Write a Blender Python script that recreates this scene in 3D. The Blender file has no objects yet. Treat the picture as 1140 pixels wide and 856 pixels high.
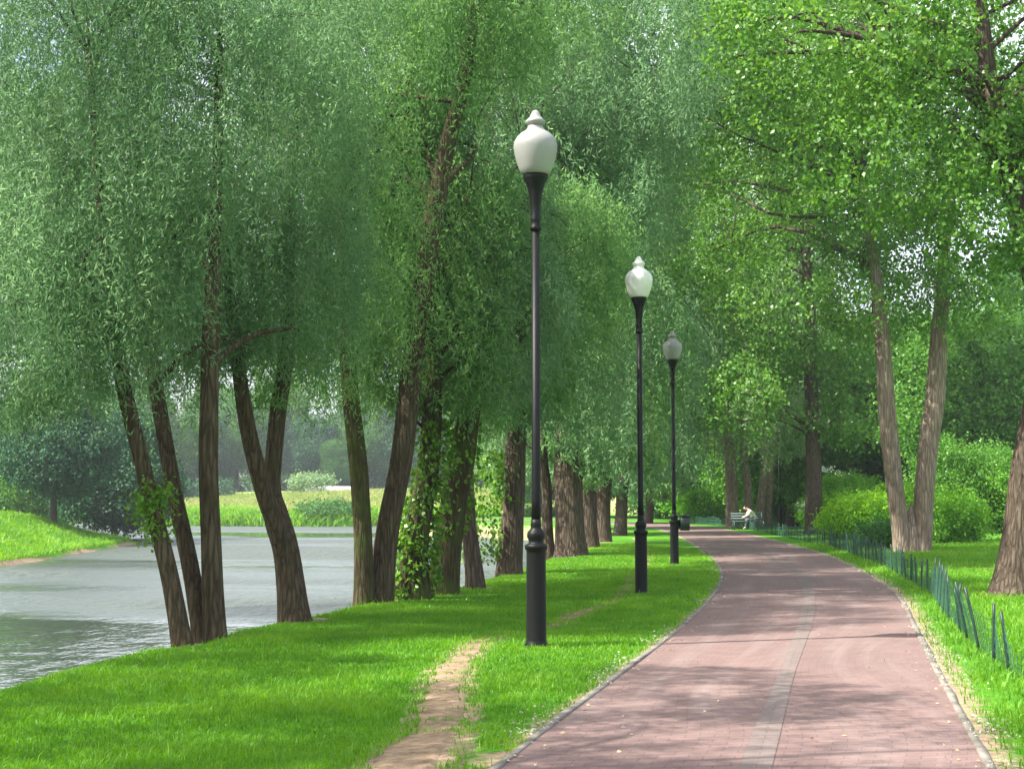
import bpy, bmesh, math, random
import numpy as np
from mathutils import Vector, Matrix

# ------------------------------------------------------------------ camera, world, sun, exposure
SC = bpy.context.scene
COL = SC.collection
F, W0, H0, HOR, CH = 1500.0, 1140.0, 856.0, 557.0, 1.55
PITCH = math.atan((HOR - H0 / 2) / F)
cam = bpy.data.cameras.new('camera')
cam.sensor_width = 36.0
cam.lens = F / W0 * 36.0
cam.clip_end = 3000.0
co = bpy.data.objects.new('camera', cam)
COL.objects.link(co)
co.location = (0, 0, CH)
co.rotation_euler = (math.pi / 2 + PITCH, 0, 0)
SC.camera = co

SUN_EL, SUN_AZ = 50.0, -108.0            # azimuth of the sun measured from +Y towards +X
world = bpy.data.worlds.new('World')
SC.world = world
world.use_nodes = True
wn = world.node_tree
wn.nodes.clear()
sky = wn.nodes.new('ShaderNodeTexSky')
sky.sky_type = 'NISHITA'
sky.sun_disc = False
sky.sun_elevation = math.radians(SUN_EL)
sky.sun_rotation = math.radians(SUN_AZ)
sky.dust_density = 5.0
sky.ozone_density = 0.6
bgn = wn.nodes.new('ShaderNodeBackground')
bgn.inputs['Strength'].default_value = 0.15
wo = wn.nodes.new('ShaderNodeOutputWorld')
# thin bright summer cloud over the Nishita sky
wtc = wn.nodes.new('ShaderNodeTexCoord')
wmp = wn.nodes.new('ShaderNodeMapping'); wmp.inputs['Scale'].default_value = (1.0, 1.0, 2.6)
wno = wn.nodes.new('ShaderNodeTexNoise'); wno.inputs['Scale'].default_value = 2.2; wno.inputs['Detail'].default_value = 6
wrp = wn.nodes.new('ShaderNodeMapRange'); wrp.inputs['From Min'].default_value = 0.34; wrp.inputs['From Max'].default_value = 0.58; wrp.inputs['To Max'].default_value = 0.85
wmx = wn.nodes.new('ShaderNodeMixRGB'); wmx.inputs[2].default_value = (4.6, 4.8, 5.2, 1)
wn.links.new(wtc.outputs['Generated'], wmp.inputs[0]); wn.links.new(wmp.outputs[0], wno.inputs['Vector'])
wn.links.new(wno.outputs['Fac'], wrp.inputs[0]); wn.links.new(wrp.outputs[0], wmx.inputs[0])
wn.links.new(sky.outputs[0], wmx.inputs[1]); wn.links.new(wmx.outputs[0], bgn.inputs[0])
wn.links.new(bgn.outputs[0], wo.inputs[0])

sd = bpy.data.lights.new('sun', 'SUN')
sd.energy = 5.0
sd.angle = math.radians(0.53)
sd.color = (1.0, 0.95, 0.86)
so = bpy.data.objects.new('sun', sd)
COL.objects.link(so)
ce = math.cos(math.radians(SUN_EL))
SUNV = Vector((math.sin(math.radians(SUN_AZ)) * ce, math.cos(math.radians(SUN_AZ)) * ce, math.sin(math.radians(SUN_EL))))
so.rotation_euler = SUNV.to_track_quat('Z', 'Y').to_euler()

SC.view_settings.view_transform = 'Standard'
SC.view_settings.look = 'None'
SC.view_settings.gamma = 1.0
SC.view_settings.exposure = 1.38
SC.render.engine = 'CYCLES'
SC.cycles.max_bounces = 8
SC.cycles.diffuse_bounces = 4
SC.cycles.transmission_bounces = 4
SC.cycles.transparent_max_bounces = 4
SC.cycles.caustics_reflective = False
SC.cycles.caustics_refractive = False
SC.cycles.use_denoising = True

rng = np.random.default_rng(7)
random.seed(7)

# ------------------------------------------------------------------ pixel -> world helpers (where things stand)
CP, SP_ = math.cos(PITCH), math.sin(PITCH)


def ray(px, py):
    a, b = (px - W0 / 2) / F, (H0 / 2 - py) / F
    return np.array([a, CP - b * SP_, SP_ + b * CP])


def G(px, py, z=0.0):
    r = ray(px, py)
    t = (z - CH) / r[2]
    return np.array([r[0] * t, r[1] * t, z])


def D(px, py, d):
    r = ray(px, py)
    t = d / r[1]
    return np.array([r[0] * t, d, CH + r[2] * t])


# ------------------------------------------------------------------ value noise
LAT = rng.random((32, 32, 32))


def vnoise(p, scale=1.0):
    q = np.asarray(p, float) * scale
    i = np.floor(q).astype(int)
    f = q - i
    f = f * f * (3 - 2 * f)
    r = 0
    for dx in (0, 1):
        for dy in (0, 1):
            for dz in (0, 1):
                w = (f[:, 0] if dx else 1 - f[:, 0]) * (f[:, 1] if dy else 1 - f[:, 1]) * (f[:, 2] if dz else 1 - f[:, 2])
                r = r + w * LAT[(i[:, 0] + dx) % 32, (i[:, 1] + dy) % 32, (i[:, 2] + dz) % 32]
    return r


def smooth(e0, e1, x):
    t = np.clip((x - e0) / (e1 - e0), 0, 1)
    return t * t * (3 - 2 * t)


# ------------------------------------------------------------------ materials
def nt(m):
    m.use_nodes = True
    t = m.node_tree
    t.nodes.clear()
    return t, t.nodes, t.links


def ramp(n, stops):
    r = n.new('ShaderNodeValToRGB')
    e = r.color_ramp.elements
    while len(e) < len(stops):
        e.new(0.5)
    for k, (p, c) in enumerate(stops):
        e[k].position = p
        e[k].color = (*c, 1)
    return r


def leaf_mat(name, dark, mid, light, trans=0.35, rough=0.55, scale=0.55, spec=0.25):
    m = bpy.data.materials.new(name)
    t, n, l = nt(m)
    at = n.new('ShaderNodeAttribute'); at.attribute_name = 'tint'
    ge = n.new('ShaderNodeNewGeometry')
    no = n.new('ShaderNodeTexNoise'); no.inputs['Scale'].default_value = scale; no.inputs['Detail'].default_value = 2
    l.new(ge.outputs['Position'], no.inputs['Vector'])
    ad = n.new('ShaderNodeMath'); ad.operation = 'MULTIPLY_ADD'; ad.inputs[1].default_value = 0.6
    sb = n.new('ShaderNodeMath'); sb.operation = 'MULTIPLY'; sb.inputs[1].default_value = 0.4
    l.new(no.outputs['Fac'], sb.inputs[0])
    l.new(at.outputs['Fac'], ad.inputs[0]); l.new(sb.outputs[0], ad.inputs[2])
    r = ramp(n, [(0.12, dark), (0.48, mid), (0.85, light)])
    l.new(ad.outputs[0], r.inputs[0])
    p = n.new('ShaderNodeBsdfPrincipled')
    p.inputs['Roughness'].default_value = rough
    p.inputs['Specular IOR Level'].default_value = spec
    l.new(r.outputs[0], p.inputs['Base Color'])
    tr = n.new('ShaderNodeBsdfTranslucent')
    hs = n.new('ShaderNodeHueSaturation'); hs.inputs['Hue'].default_value = 0.485; hs.inputs['Saturation'].default_value = 1.1; hs.inputs['Value'].default_value = 1.5
    l.new(r.outputs[0], hs.inputs['Color']); l.new(hs.outputs[0], tr.inputs[0])
    mx = n.new('ShaderNodeMixShader'); mx.inputs[0].default_value = trans
    l.new(p.outputs[0], mx.inputs[1]); l.new(tr.outputs[0], mx.inputs[2])
    o = n.new('ShaderNodeOutputMaterial'); l.new(mx.outputs[0], o.inputs[0])
    return m


def bark_mat(name, c0, c1, moss=0.3, sc=1.0, mosscol=(0.06, 0.095, 0.02)):
    m = bpy.data.materials.new(name)
    t, n, l = nt(m)
    ge = n.new('ShaderNodeTexCoord')
    mp = n.new('ShaderNodeMapping'); mp.inputs['Scale'].default_value = (11 * sc, 11 * sc, 1.3 * sc)
    l.new(ge.outputs['Object'], mp.inputs[0])
    no = n.new('ShaderNodeTexNoise'); no.inputs['Scale'].default_value = 1.6; no.inputs['Detail'].default_value = 6; no.inputs['Roughness'].default_value = 0.65
    l.new(mp.outputs[0], no.inputs['Vector'])
    vo = n.new('ShaderNodeTexVoronoi'); vo.feature = 'DISTANCE_TO_EDGE'; vo.inputs['Scale'].default_value = 1.7
    ds = n.new('ShaderNodeMixRGB'); ds.inputs[0].default_value = 0.42
    l.new(mp.outputs[0], ds.inputs[1]); l.new(no.outputs['Color'], ds.inputs[2])
    l.new(ds.outputs[0], vo.inputs['Vector'])
    r = ramp(n, [(0.25, c0), (0.75, c1)])
    l.new(no.outputs['Fac'], r.inputs[0])
    cr = n.new('ShaderNodeMixRGB'); cr.blend_type = 'MULTIPLY'
    vr = ramp(n, [(0.0, (0.5, 0.47, 0.43)), (0.2, (1, 1, 1))])
    l.new(vo.outputs['Distance'], vr.inputs[0])
    cr.inputs[0].default_value = 0.85
    l.new(r.outputs[0], cr.inputs[1]); l.new(vr.outputs[0], cr.inputs[2])
    n2 = n.new('ShaderNodeTexNoise'); n2.inputs['Scale'].default_value = 2.3; n2.inputs['Detail'].default_value = 4
    l.new(ge.outputs['Object'], n2.inputs['Vector'])
    mr = n.new('ShaderNodeMapRange'); mr.inputs['From Min'].default_value = 0.62 - moss * 0.4; mr.inputs['From Max'].default_value = 0.78 - moss * 0.3
    l.new(n2.outputs['Fac'], mr.inputs[0])
    mu = n.new('ShaderNodeMath'); mu.operation = 'MULTIPLY'; mu.inputs[1].default_value = min(0.85, moss * 1.6)
    l.new(mr.outputs[0], mu.inputs[0])
    mm = n.new('ShaderNodeMixRGB'); mm.inputs[2].default_value = (*mosscol, 1)
    l.new(mu.outputs[0], mm.inputs[0]); l.new(cr.outputs[0], mm.inputs[1])
    p = n.new('ShaderNodeBsdfPrincipled'); p.inputs['Roughness'].default_value = 0.95; p.inputs['Specular IOR Level'].default_value = 0.1
    l.new(mm.outputs[0], p.inputs['Base Color'])
    bp = n.new('ShaderNodeBump'); bp.inputs['Strength'].default_value = 0.8; bp.inputs['Distance'].default_value = 0.03
    mh = n.new('ShaderNodeMath'); mh.operation = 'MULTIPLY_ADD'; mh.inputs[1].default_value = 0.8
    vs = n.new('ShaderNodeMapRange'); vs.inputs['From Max'].default_value = 0.25
    l.new(vo.outputs['Distance'], vs.inputs[0])
    l.new(no.outputs['Fac'], mh.inputs[0]); l.new(vs.outputs[0], mh.inputs[2])
    l.new(mh.outputs[0], bp.inputs['Height']); l.new(bp.outputs[0], p.inputs['Normal'])
    o = n.new('ShaderNodeOutputMaterial'); l.new(p.outputs[0], o.inputs[0])
    return m


def plain_mat(name, c, rough=0.5, metal=0.0, var=0.12, scale=8.0, bump=0.0, spec=0.5):
    m = bpy.data.materials.new(name)
    t, n, l = nt(m)
    tc = n.new('ShaderNodeTexCoord')
    no = n.new('ShaderNodeTexNoise'); no.inputs['Scale'].default_value = scale; no.inputs['Detail'].default_value = 5
    l.new(tc.outputs['Object'], no.inputs['Vector'])
    r = ramp(n, [(0.3, tuple(x * (1 - var) for x in c)), (0.7, tuple(min(1, x * (1 + var)) for x in c))])
    l.new(no.outputs['Fac'], r.inputs[0])
    p = n.new('ShaderNodeBsdfPrincipled')
    p.inputs['Roughness'].default_value = rough; p.inputs['Metallic'].default_value = metal; p.inputs['Specular IOR Level'].default_value = spec
    l.new(r.outputs[0], p.inputs['Base Color'])
    if bump:
        bp = n.new('ShaderNodeBump'); bp.inputs['Strength'].default_value = bump; bp.inputs['Distance'].default_value = 0.01
        l.new(no.outputs['Fac'], bp.inputs['Height']); l.new(bp.outputs[0], p.inputs['Normal'])
    o = n.new('ShaderNodeOutputMaterial'); l.new(p.outputs[0], o.inputs[0])
    return m


M = {}
M['willow'] = leaf_mat('willow_leaf', (0.065, 0.145, 0.06), (0.13, 0.255, 0.115), (0.26, 0.39, 0.19), 0.52)
M['willow2'] = leaf_mat('willow_leaf_fresh', (0.065, 0.16, 0.045), (0.13, 0.275, 0.085), (0.27, 0.42, 0.15), 0.52)
M['poplar'] = leaf_mat('poplar_leaf', (0.03, 0.10, 0.012), (0.085, 0.22, 0.028), (0.22, 0.38, 0.075), 0.42, 0.42, 0.7, 0.4)
M['poplar2'] = leaf_mat('poplar_leaf_fresh', (0.03, 0.11, 0.012), (0.085, 0.24, 0.03), (0.20, 0.40, 0.07), 0.4, 0.45, 0.6, 0.35)
M['shade'] = leaf_mat('spruce_leaf', (0.015, 0.06, 0.028), (0.035, 0.115, 0.05), (0.07, 0.165, 0.07), 0.25)
M['wood'] = leaf_mat('woodland_leaf', (0.025, 0.09, 0.02), (0.055, 0.17, 0.035), (0.12, 0.27, 0.06), 0.35, 0.6, 0.25)
M['bush'] = leaf_mat('bush_leaf', (0.05, 0.17, 0.015), (0.13, 0.34, 0.03), (0.26, 0.50, 0.05), 0.42)
M['yellow'] = leaf_mat('yellow_bush_leaf', (0.08, 0.24, 0.01), (0.20, 0.44, 0.02), (0.34, 0.58, 0.04), 0.42)
M['ivy'] = leaf_mat('ivy_leaf', (0.03, 0.10, 0.01), (0.09, 0.22, 0.02), (0.22, 0.38, 0.05), 0.3, 0.4)
M['pale'] = leaf_mat('pale_leaf', (0.10, 0.20, 0.07), (0.18, 0.30, 0.12), (0.30, 0.42, 0.2), 0.38)
M['petal'] = leaf_mat('petal', (0.6, 0.62, 0.55), (0.75, 0.76, 0.7), (0.85, 0.85, 0.8), 0.3)
M['grass'] = leaf_mat('grass_blade', (0.045, 0.15, 0.012), (0.115, 0.295, 0.02), (0.27, 0.47, 0.045), 0.42, 0.5, 1.1, 0.3)
M['bark_dark'] = bark_mat('willow_bark', (0.055, 0.042, 0.026), (0.155, 0.12, 0.08), 0.2, 1.6, (0.05, 0.075, 0.02))
M['bark_moss'] = bark_mat('mossy_bark', (0.045, 0.038, 0.02), (0.12, 0.10, 0.055), 0.42, 1.6, (0.07, 0.11, 0.02))
M['bark_brown'] = bark_mat('rough_bark', (0.06, 0.046, 0.034), (0.175, 0.135, 0.105), 0.1, 1.4)
M['bark_pale'] = bark_mat('pale_bark', (0.20, 0.15, 0.115), (0.42, 0.335, 0.265), 0.05, 1.2)
M['bark_far'] = plain_mat('far_bark', (0.07, 0.055, 0.04), 0.95, var=0.3)
M['iron'] = plain_mat('black_painted_iron', (0.004, 0.005, 0.005), 0.5, 0.0, 0.3, 14, 0.15, 0.2)
M['globe'] = plain_mat('opal_globe', (0.27, 0.27, 0.255), 0.4, 0, 0.05, 5)
M['globe_sunlit'] = plain_mat('sunlit_opal_globe', (0.8, 0.79, 0.75), 0.35, 0, 0.1, 9)  # brighter copy of the opal globe, direct sun put into its colour
M['net'] = plain_mat('green_plastic_net', (0.022, 0.09, 0.055), 0.6, 0, 0.25, 6)
M['stake'] = plain_mat('dark_green_stake', (0.008, 0.03, 0.02), 0.5, 0, 0.3, 6)
M['bin'] = plain_mat('dark_green_bin', (0.012, 0.03, 0.02), 0.5, 0, 0.2, 6)
M['bench'] = plain_mat('bench_slat', (0.04, 0.075, 0.065), 0.6, 0, 0.2, 6)
M['shirt'] = plain_mat('pale_shirt', (0.75, 0.68, 0.64), 0.8, 0, 0.08, 10)
M['trousers'] = plain_mat('grey_trousers', (0.08, 0.10, 0.13), 0.85, 0, 0.15, 10)
M['skin'] = plain_mat('skin', (0.55, 0.34, 0.25), 0.55, 0, 0.06, 10)
M['hair'] = plain_mat('hair', (0.05, 0.03, 0.02), 0.6, 0, 0.2, 30)
M['white'] = plain_mat('white_render', (0.78, 0.77, 0.75), 0.7, 0, 0.05, 2)


# ------------------------------------------------------------------ object helpers
def link(o):
    COL.objects.link(o)
    return o


def tag(o, label=None, cat=None, group=None, kind=None):
    if label: o['label'] = label
    if cat: o['category'] = cat
    if group: o['group'] = group
    if kind: o['kind'] = kind
    return o


def empty(name, loc=(0, 0, 0)):
    o = bpy.data.objects.new(name, None)
    o.empty_display_size = 0.3
    o.location = tuple(float(v) for v in loc)
    return link(o)


def mesh_obj(name, V, Fc, mat, parent=None, smooth_=False, tint=None, origin=None):
    """V (n,3) world coordinates, Fc (m,k) array of same-size faces or list of faces"""
    V = np.asarray(V, float)
    if parent is not None:
        V = V - np.array(parent.location)
    me = bpy.data.meshes.new(name)
    if isinstance(Fc, np.ndarray):
        m, k = Fc.shape
        me.vertices.add(len(V)); me.vertices.foreach_set('co', V.astype(np.float32).ravel())
        me.loops.add(m * k); me.loops.foreach_set('vertex_index', Fc.astype(np.int32).ravel())
        me.polygons.add(m)
        me.polygons.foreach_set('loop_start', np.arange(0, m * k, k, dtype=np.int32))
        me.update(calc_edges=True)
    else:
        me.from_pydata([tuple(v) for v in V], [], [tuple(f) for f in Fc])
        me.update()
    if tint is not None:
        a = me.attributes.new('tint', 'FLOAT', 'FACE')
        a.data.foreach_set('value', np.asarray(tint, np.float32))
    if smooth_:
        me.polygons.foreach_set('use_smooth', np.ones(len(me.polygons), bool))
    me.materials.append(mat)
    o = bpy.data.objects.new(name, me)
    if parent is not None:
        o.parent = parent
    return link(o)


def norm(a):
    return a / np.maximum(np.linalg.norm(a, axis=-1, keepdims=True), 1e-9)


def spline(P, n):
    """Catmull-Rom through the rows of P (any number of columns)"""
    P = np.asarray(P, float)
    if len(P) == 2:
        t = np.linspace(0, 1, n)[:, None]
        return P[0] * (1 - t) + P[1] * t
    Q = np.vstack([2 * P[0] - P[1], P, 2 * P[-1] - P[-2]])
    u = np.linspace(0, len(P) - 1 - 1e-6, n)
    i = u.astype(int); f = (u - i)[:, None]
    a, b, c, d = Q[i], Q[i + 1], Q[i + 2], Q[i + 3]
    return 0.5 * (2 * b + (c - a) * f + (2 * a - 5 * b + 4 * c - d) * f ** 2 + (3 * b - a - 3 * c + d) * f ** 3)


def tube(P, R, k=10, ridges=0.0, cap=True):
    """P (n,3), R (n,) -> verts, quad faces"""
    P = np.asarray(P, float); n = len(P)
    T = norm(np.gradient(P, axis=0))
    ref = np.array([0.0, 1.0, 0.0]) if abs(T[0][1]) < 0.9 else np.array([1.0, 0, 0])
    A = norm(np.cross(T, ref)); B = np.cross(T, A)
    th = np.linspace(0, 2 * np.pi, k, endpoint=False)
    rr = np.asarray(R, float)[:, None] * np.ones((1, k))
    V = P[:, None, :] + rr[..., None] * (np.cos(th)[None, :, None] * A[:, None, :] + np.sin(th)[None, :, None] * B[:, None, :])
    if ridges:
        dv = V - P[:, None, :]
        nn = vnoise((dv.reshape(-1, 3) / np.maximum(rr.reshape(-1, 1), 1e-4)) * 1.7 + P.repeat(k, 0) * np.array([0.3, 0.3, 0.8]) + 31.0).reshape(n, k)
        V = P[:, None, :] + dv * (1 + ridges * (nn[..., None] - 0.5) * 2)
    V = V.reshape(-1, 3)
    i = np.arange(n - 1)[:, None] * k; j = np.arange(k)[None, :]; j2 = (j + 1) % k
    Fq = np.stack([i + j, i + j2, i + k + j2, i + k + j], -1).reshape(-1, 4)
    if cap:
        V = np.vstack([V, P[0], P[-1]])
        c0, c1 = n * k, n * k + 1
        jj = np.arange(0, k, 2)
        Fq = np.vstack([Fq, np.stack([np.full(len(jj), c0), (jj + 2) % k, (jj + 1) % k, jj], -1),
                        np.stack([np.full(len(jj), c1), (n - 1) * k + jj, (n - 1) * k + (jj + 1) % k, (n - 1) * k + (jj + 2) % k], -1)])
    return V, Fq


class Acc:
    def __init__(s): s.V = []; s.F = []; s.n = 0; s.T = []
    def add(s, V, Fq, t=None):
        s.V.append(V); s.F.append(Fq + s.n); s.n += len(V)
        if t is not None: s.T.append(t)
    def get(s): return np.vstack(s.V), np.vstack(s.F)
    def tint(s): return np.concatenate(s.T) if s.T else None


def lathe0(prof, c, k=28):
    """prof [(r,z)...] about the vertical through c"""
    P = np.array(prof, float); n = len(P)
    th = np.linspace(0, 2 * np.pi, k, endpoint=False)
    V = np.stack([P[:, 0][:, None] * np.cos(th), P[:, 0][:, None] * np.sin(th), P[:, 1][:, None] * np.ones(k)], -1).reshape(-1, 3) + np.asarray(c)
    i = np.arange(n - 1)[:, None] * k; j = np.arange(k)[None, :]; j2 = (j + 1) % k
    return V, np.stack([i + j, i + j2, i + k + j2, i + k + j], -1).reshape(-1, 4)


def box(c, s, rz=0.0, rx=0.0, ry=0.0):
    x, y, z = np.array(s) / 2
    V = np.array([(a * x, b * y, d * z) for a in (-1, 1) for b in (-1, 1) for d in (-1, 1)])
    R = np.array(Matrix.Rotation(rz, 3, 'Z') @ Matrix.Rotation(ry, 3, 'Y') @ Matrix.Rotation(rx, 3, 'X'))
    V = V @ R.T + np.asarray(c)
    Fq = np.array([(0, 1, 3, 2), (4, 6, 7, 5), (0, 4, 5, 1), (2, 3, 7, 6), (0, 2, 6, 4), (1, 5, 7, 3)])
    return V, Fq


def leaf_quads(B, Dr, L, Wd, tint):
    """one bent diamond per leaf"""
    n = len(B)
    rnd = rng.normal(size=(n, 3))
    S = norm(np.cross(Dr, rnd)); Nn = np.cross(Dr, S)
    L = L[:, None] if np.ndim(L) else L
    Wd = Wd[:, None] if np.ndim(Wd) else Wd
    mid = B + Dr * L * 0.45
    bend = Nn * L * 0.07
    V = np.stack([B, mid + S * Wd * 0.5 + bend, B + Dr * L - np.array([0, 0, 1.0]) * (L * 0.08), mid - S * Wd * 0.5 + bend], 1).reshape(-1, 3)
    Fq = np.arange(4 * n).reshape(n, 4)
    return V, Fq, tint


# ------------------------------------------------------------------ foliage generators
def pts_in_blob(c, r, n, shell=0.35):
    d = norm(rng.normal(size=(n, 3)))
    q = rng.random(n) ** (1 / 3.0)
    q = shell + (1 - shell) * q
    return np.asarray(c) + d * q[:, None] * np.asarray(r)


def anchors_for(blobs, n, nscale=0.8, gap=0.42, sharp=0.16):
    vol = np.array([b[1][0] * b[1][1] * b[1][2] for b in blobs]) ** 0.75
    vol /= vol.sum()
    out = []
    for b, w in zip(blobs, vol):
        m = max(4, int(n * w))
        p = pts_in_blob(b[0], b[1], m * 3)
        v = vnoise(p + 11.3, nscale) * 0.65 + vnoise(p + 3.7, nscale * 2.3) * 0.35
        keep = rng.random(len(p)) < smooth(gap - sharp, gap + sharp, v)
        out.append(p[keep][:m])
    return np.vstack(out)


def clear_corridor(A, corridors):
    """keep foliage off certain lines through the crown (each: px, py, radius in pixels, max distance), natural gaps"""
    return A


def willow_crown(blobs, strands, leaves, L, Wd, slen=(0.5, 1.6), gap=0.42, nscale=0.8, zmin=None, spread=0.05):
    A = anchors_for(blobs, strands, nscale, gap)
    n = len(A)
    sl = rng.uniform(slen[0], slen[1], n)
    if zmin is not None:
        zlim = zmin(A[:, 0], A[:, 1]) if callable(zmin) else zmin
        zl = np.maximum(0.12, A[:, 2] - (zlim + rng.uniform(-0.25, 0.35, n)))
        keep = A[:, 2] > zlim
        sl = np.minimum(sl, zl)
        A, sl = A[keep], sl[keep]; n = len(A)
    lean = rng.normal(size=(n, 2)) * 0.24
    out = norm(A[:, :2] - A[:, :2].mean(0)) * 0.1
    dirs = norm(np.concatenate([lean + out, -np.ones((n, 1))], 1))
    m = leaves
    u = (np.arange(m)[None, :] + rng.random((n, m))) / m
    curve = np.zeros((n, m, 3)); curve[..., 0] = out[:, None, 0] * 2 * u * (1 - u); curve[..., 1] = out[:, None, 1] * 2 * u * (1 - u)
    B = A[:, None, :] + dirs[:, None, :] * (u * sl[:, None])[..., None] + curve * sl[:, None, None]
    B = B.reshape(-1, 3) + rng.normal(size=(n * m, 3)) * spread
    Dr = norm(dirs.repeat(m, 0) * 0.75 + norm(rng.normal(size=(n * m, 3))) * 0.9)
    tc = rng.random(n).repeat(m) * 0.55 + rng.random(n * m) * 0.45
    LL = L * rng.uniform(0.7, 1.25, n * m)
    return leaf_quads(B, Dr, LL, Wd * rng.uniform(0.8, 1.2, n * m), tc), A


def broad_crown(blobs, twigs, leaves, L, Wd, tl=(0.25, 0.6), gap=0.44, nscale=0.9):
    A = anchors_for(blobs, twigs, nscale, gap)
    n = len(A)
    cc = np.array([b[0] for b in blobs]).mean(0)
    outw = norm(A - cc) + rng.normal(size=(n, 3)) * 0.6
    outw[:, 2] -= 0.15
    dirs = norm(outw)
    m = leaves
    sl = rng.uniform(tl[0], tl[1], n)
    u = (np.arange(m)[None, :] + rng.random((n, m))) / m
    B = A[:, None, :] + dirs[:, None, :] * (u * sl[:, None])[..., None]
    B = B.reshape(-1, 3) + rng.normal(size=(n * m, 3)) * L * 0.9
    Dr = norm(dirs.repeat(m, 0) * 0.35 + norm(rng.normal(size=(n * m, 3))) + np.array([0, 0, -0.35]))
    tc = rng.random(n).repeat(m) * 0.5 + rng.random(n * m) * 0.5
    LL = L * rng.uniform(0.7, 1.25, n * m)
    return leaf_quads(B, Dr, LL, Wd * rng.uniform(0.8, 1.2, n * m), tc), A


def limb(p0, p1, r0, r1, sag=0.12, n=9, k=7):
    p0, p1 = np.asarray(p0, float), np.asarray(p1, float)
    d = np.linalg.norm(p1 - p0)
    m1 = p0 * 0.6 + p1 * 0.4 + np.array([0, 0, sag * d]) + rng.normal(size=3) * 0.05 * d
    m2 = p0 * 0.25 + p1 * 0.75 + np.array([0, 0, sag * d * 0.9]) + rng.normal(size=3) * 0.05 * d
    P = spline([p0, m1, m2, p1], n)
    return tube(P, np.linspace(r0, r1, n), k, cap=False)


def branch_mesh(trunks, A, count, r_max, r_min=0.012):
    """limbs from the upper trunk lines to a choice of the foliage anchors"""
    ac = Acc()
    pts = np.vstack([t[0] for t in trunks]); rad = np.concatenate([t[1] for t in trunks])
    top = pts[:, 2] > np.percentile(pts[:, 2], 35)
    pts, rad = pts[top], rad[top]
    if len(A) == 0: return None
    for a in A[rng.integers(0, len(A), count)]:
        dd = np.linalg.norm(pts - a, axis=1) + np.maximum(0, pts[:, 2] - a[2] + 0.5) * 1.2
        j = int(np.argmin(dd + rng.random(len(dd)) * 0.8))
        L_ = np.linalg.norm(pts[j] - a)
        r0 = min(r_max, rad[j] * 0.6, 0.02 + 0.014 * L_)
        V, Fq = limb(pts[j], a, r0, r_min * 0.5)
        ac.add(V, Fq)
        for q in range(3):     # side twigs
            f = rng.uniform(0.4, 0.9)
            s = pts[j] * (1 - f) + a * f + np.array([0, 0, 0.1 * L_])
            e = s + rng.normal(size=3) * L_ * 0.16
            V, Fq = limb(s, e, r0 * 0.4, r_min * 0.4, 0.1, 5, 5)
            ac.add(V, Fq)
    return ac.get()


def trunk_tube(P, R, k=26, n=46, ridges=0.07, flare=1.45):
    PR = spline(np.column_stack([P, R]), n)
    h = PR[:, 2] - PR[0, 2]
    fl = 1 + (flare - 1) * np.exp(-np.maximum(h, 0) / 0.30) + (flare - 1) * 0.8 * np.exp(-np.maximum(h, 0) / 0.08)
    P2 = PR[:, :3].copy()
    P2[1:, 0] += (vnoise(P2 + 50, 1.1)[1:] - 0.5) * 0.10 * min(1, R[0] * 4)
    return P2, PR[:, 3] * fl


def tree(name, label, cat, trunks, crown, bark, leafmat, group=None, brm=None, nbr=26, rbr=0.09, ridges=0.07, ivy=None, k=26):
    """trunks: list of (points, radii); crown: ((V,F,tint), anchors)"""
    base = np.array(trunks[0][0][0], float)
    root = empty(name, base + np.array([0, 0, 0.0]))
    tag(root, label, cat, group)
    ac = Acc(); lines = []
    for P, R in trunks:
        P = [np.array(p, float) for p in P]
        on = P[0][2] < base[2] + 0.3
        if on: P[0] = P[0] - np.array([0, 0, 0.15])
        P2, R2 = trunk_tube(P, R, ridges=ridges, flare=1.28 if on else 1.0)
        V, Fq = tube(P2, R2, k, ridges)
        ac.add(V, Fq); lines.append((P2, R2))
    (cv, cf, ct), A = crown
    b = branch_mesh(lines, A, nbr, rbr) if nbr else None
    if b is not None and bark is not M['bark_pale']:
        ac.add(b[0], b[1])
    elif b is not None:
        mesh_obj('limbs', b[0], b[1], M['bark_brown'], root, True)
    V, Fq = ac.get()
    mesh_obj('trunk', V, Fq, bark, root, True)
    if crown is not None:
        mesh_obj('crown', cv, cf, leafmat, root, False, ct)
    if ivy is not None:
        mesh_obj('ivy', ivy[0], ivy[1], M['ivy'], root, False, ivy[2])
    return root


# ------------------------------------------------------------------ lines of the place
def line_fn(pts):
    pts = np.array(sorted(pts, key=lambda q: q[1]))
    return lambda y: np.interp(y, pts[:, 1], pts[:, 0])


# left and right border of the red path, world (x, y)
LE = [(-5.3, -14), (-1.95, 0), (-0.11, 7.8), (0.27, 9.4), (0.93, 12.0), (2.13, 16.8), (3.22, 21.8), (3.92, 25.4), (4.7, 30.3), (5.9, 40.6), (7.05, 55), (7.75, 66), (7.9, 78), (6.6, 90), (3.0, 100), (-3, 106), (-7.5, 112), (-8.5, 124), (-7, 150)]
RE = [(-2.5, -14), (0.85, 0), (2.71, 7.8), (3.05, 9.2), (3.98, 13), (4.66, 15.7), (5.42, 18.7), (6.02, 21.1), (6.85, 25), (8.15, 33.2), (9.05, 40), (9.6, 46), (10.2, 54), (11.1, 66), (11.5, 78), (10.4, 92), (5.5, 104), (-0.5, 110), (-4.5, 115), (-5.3, 124), (-4, 150)]


def smooth_line(Q, it=25):
    Q = Q.copy()
    for _ in range(it):
        Q[2:-2] = (Q[:-4] + Q[1:-3] * 2 + Q[2:-2] * 2 + Q[3:-1] * 2 + Q[4:]) / 8
    return Q


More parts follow.
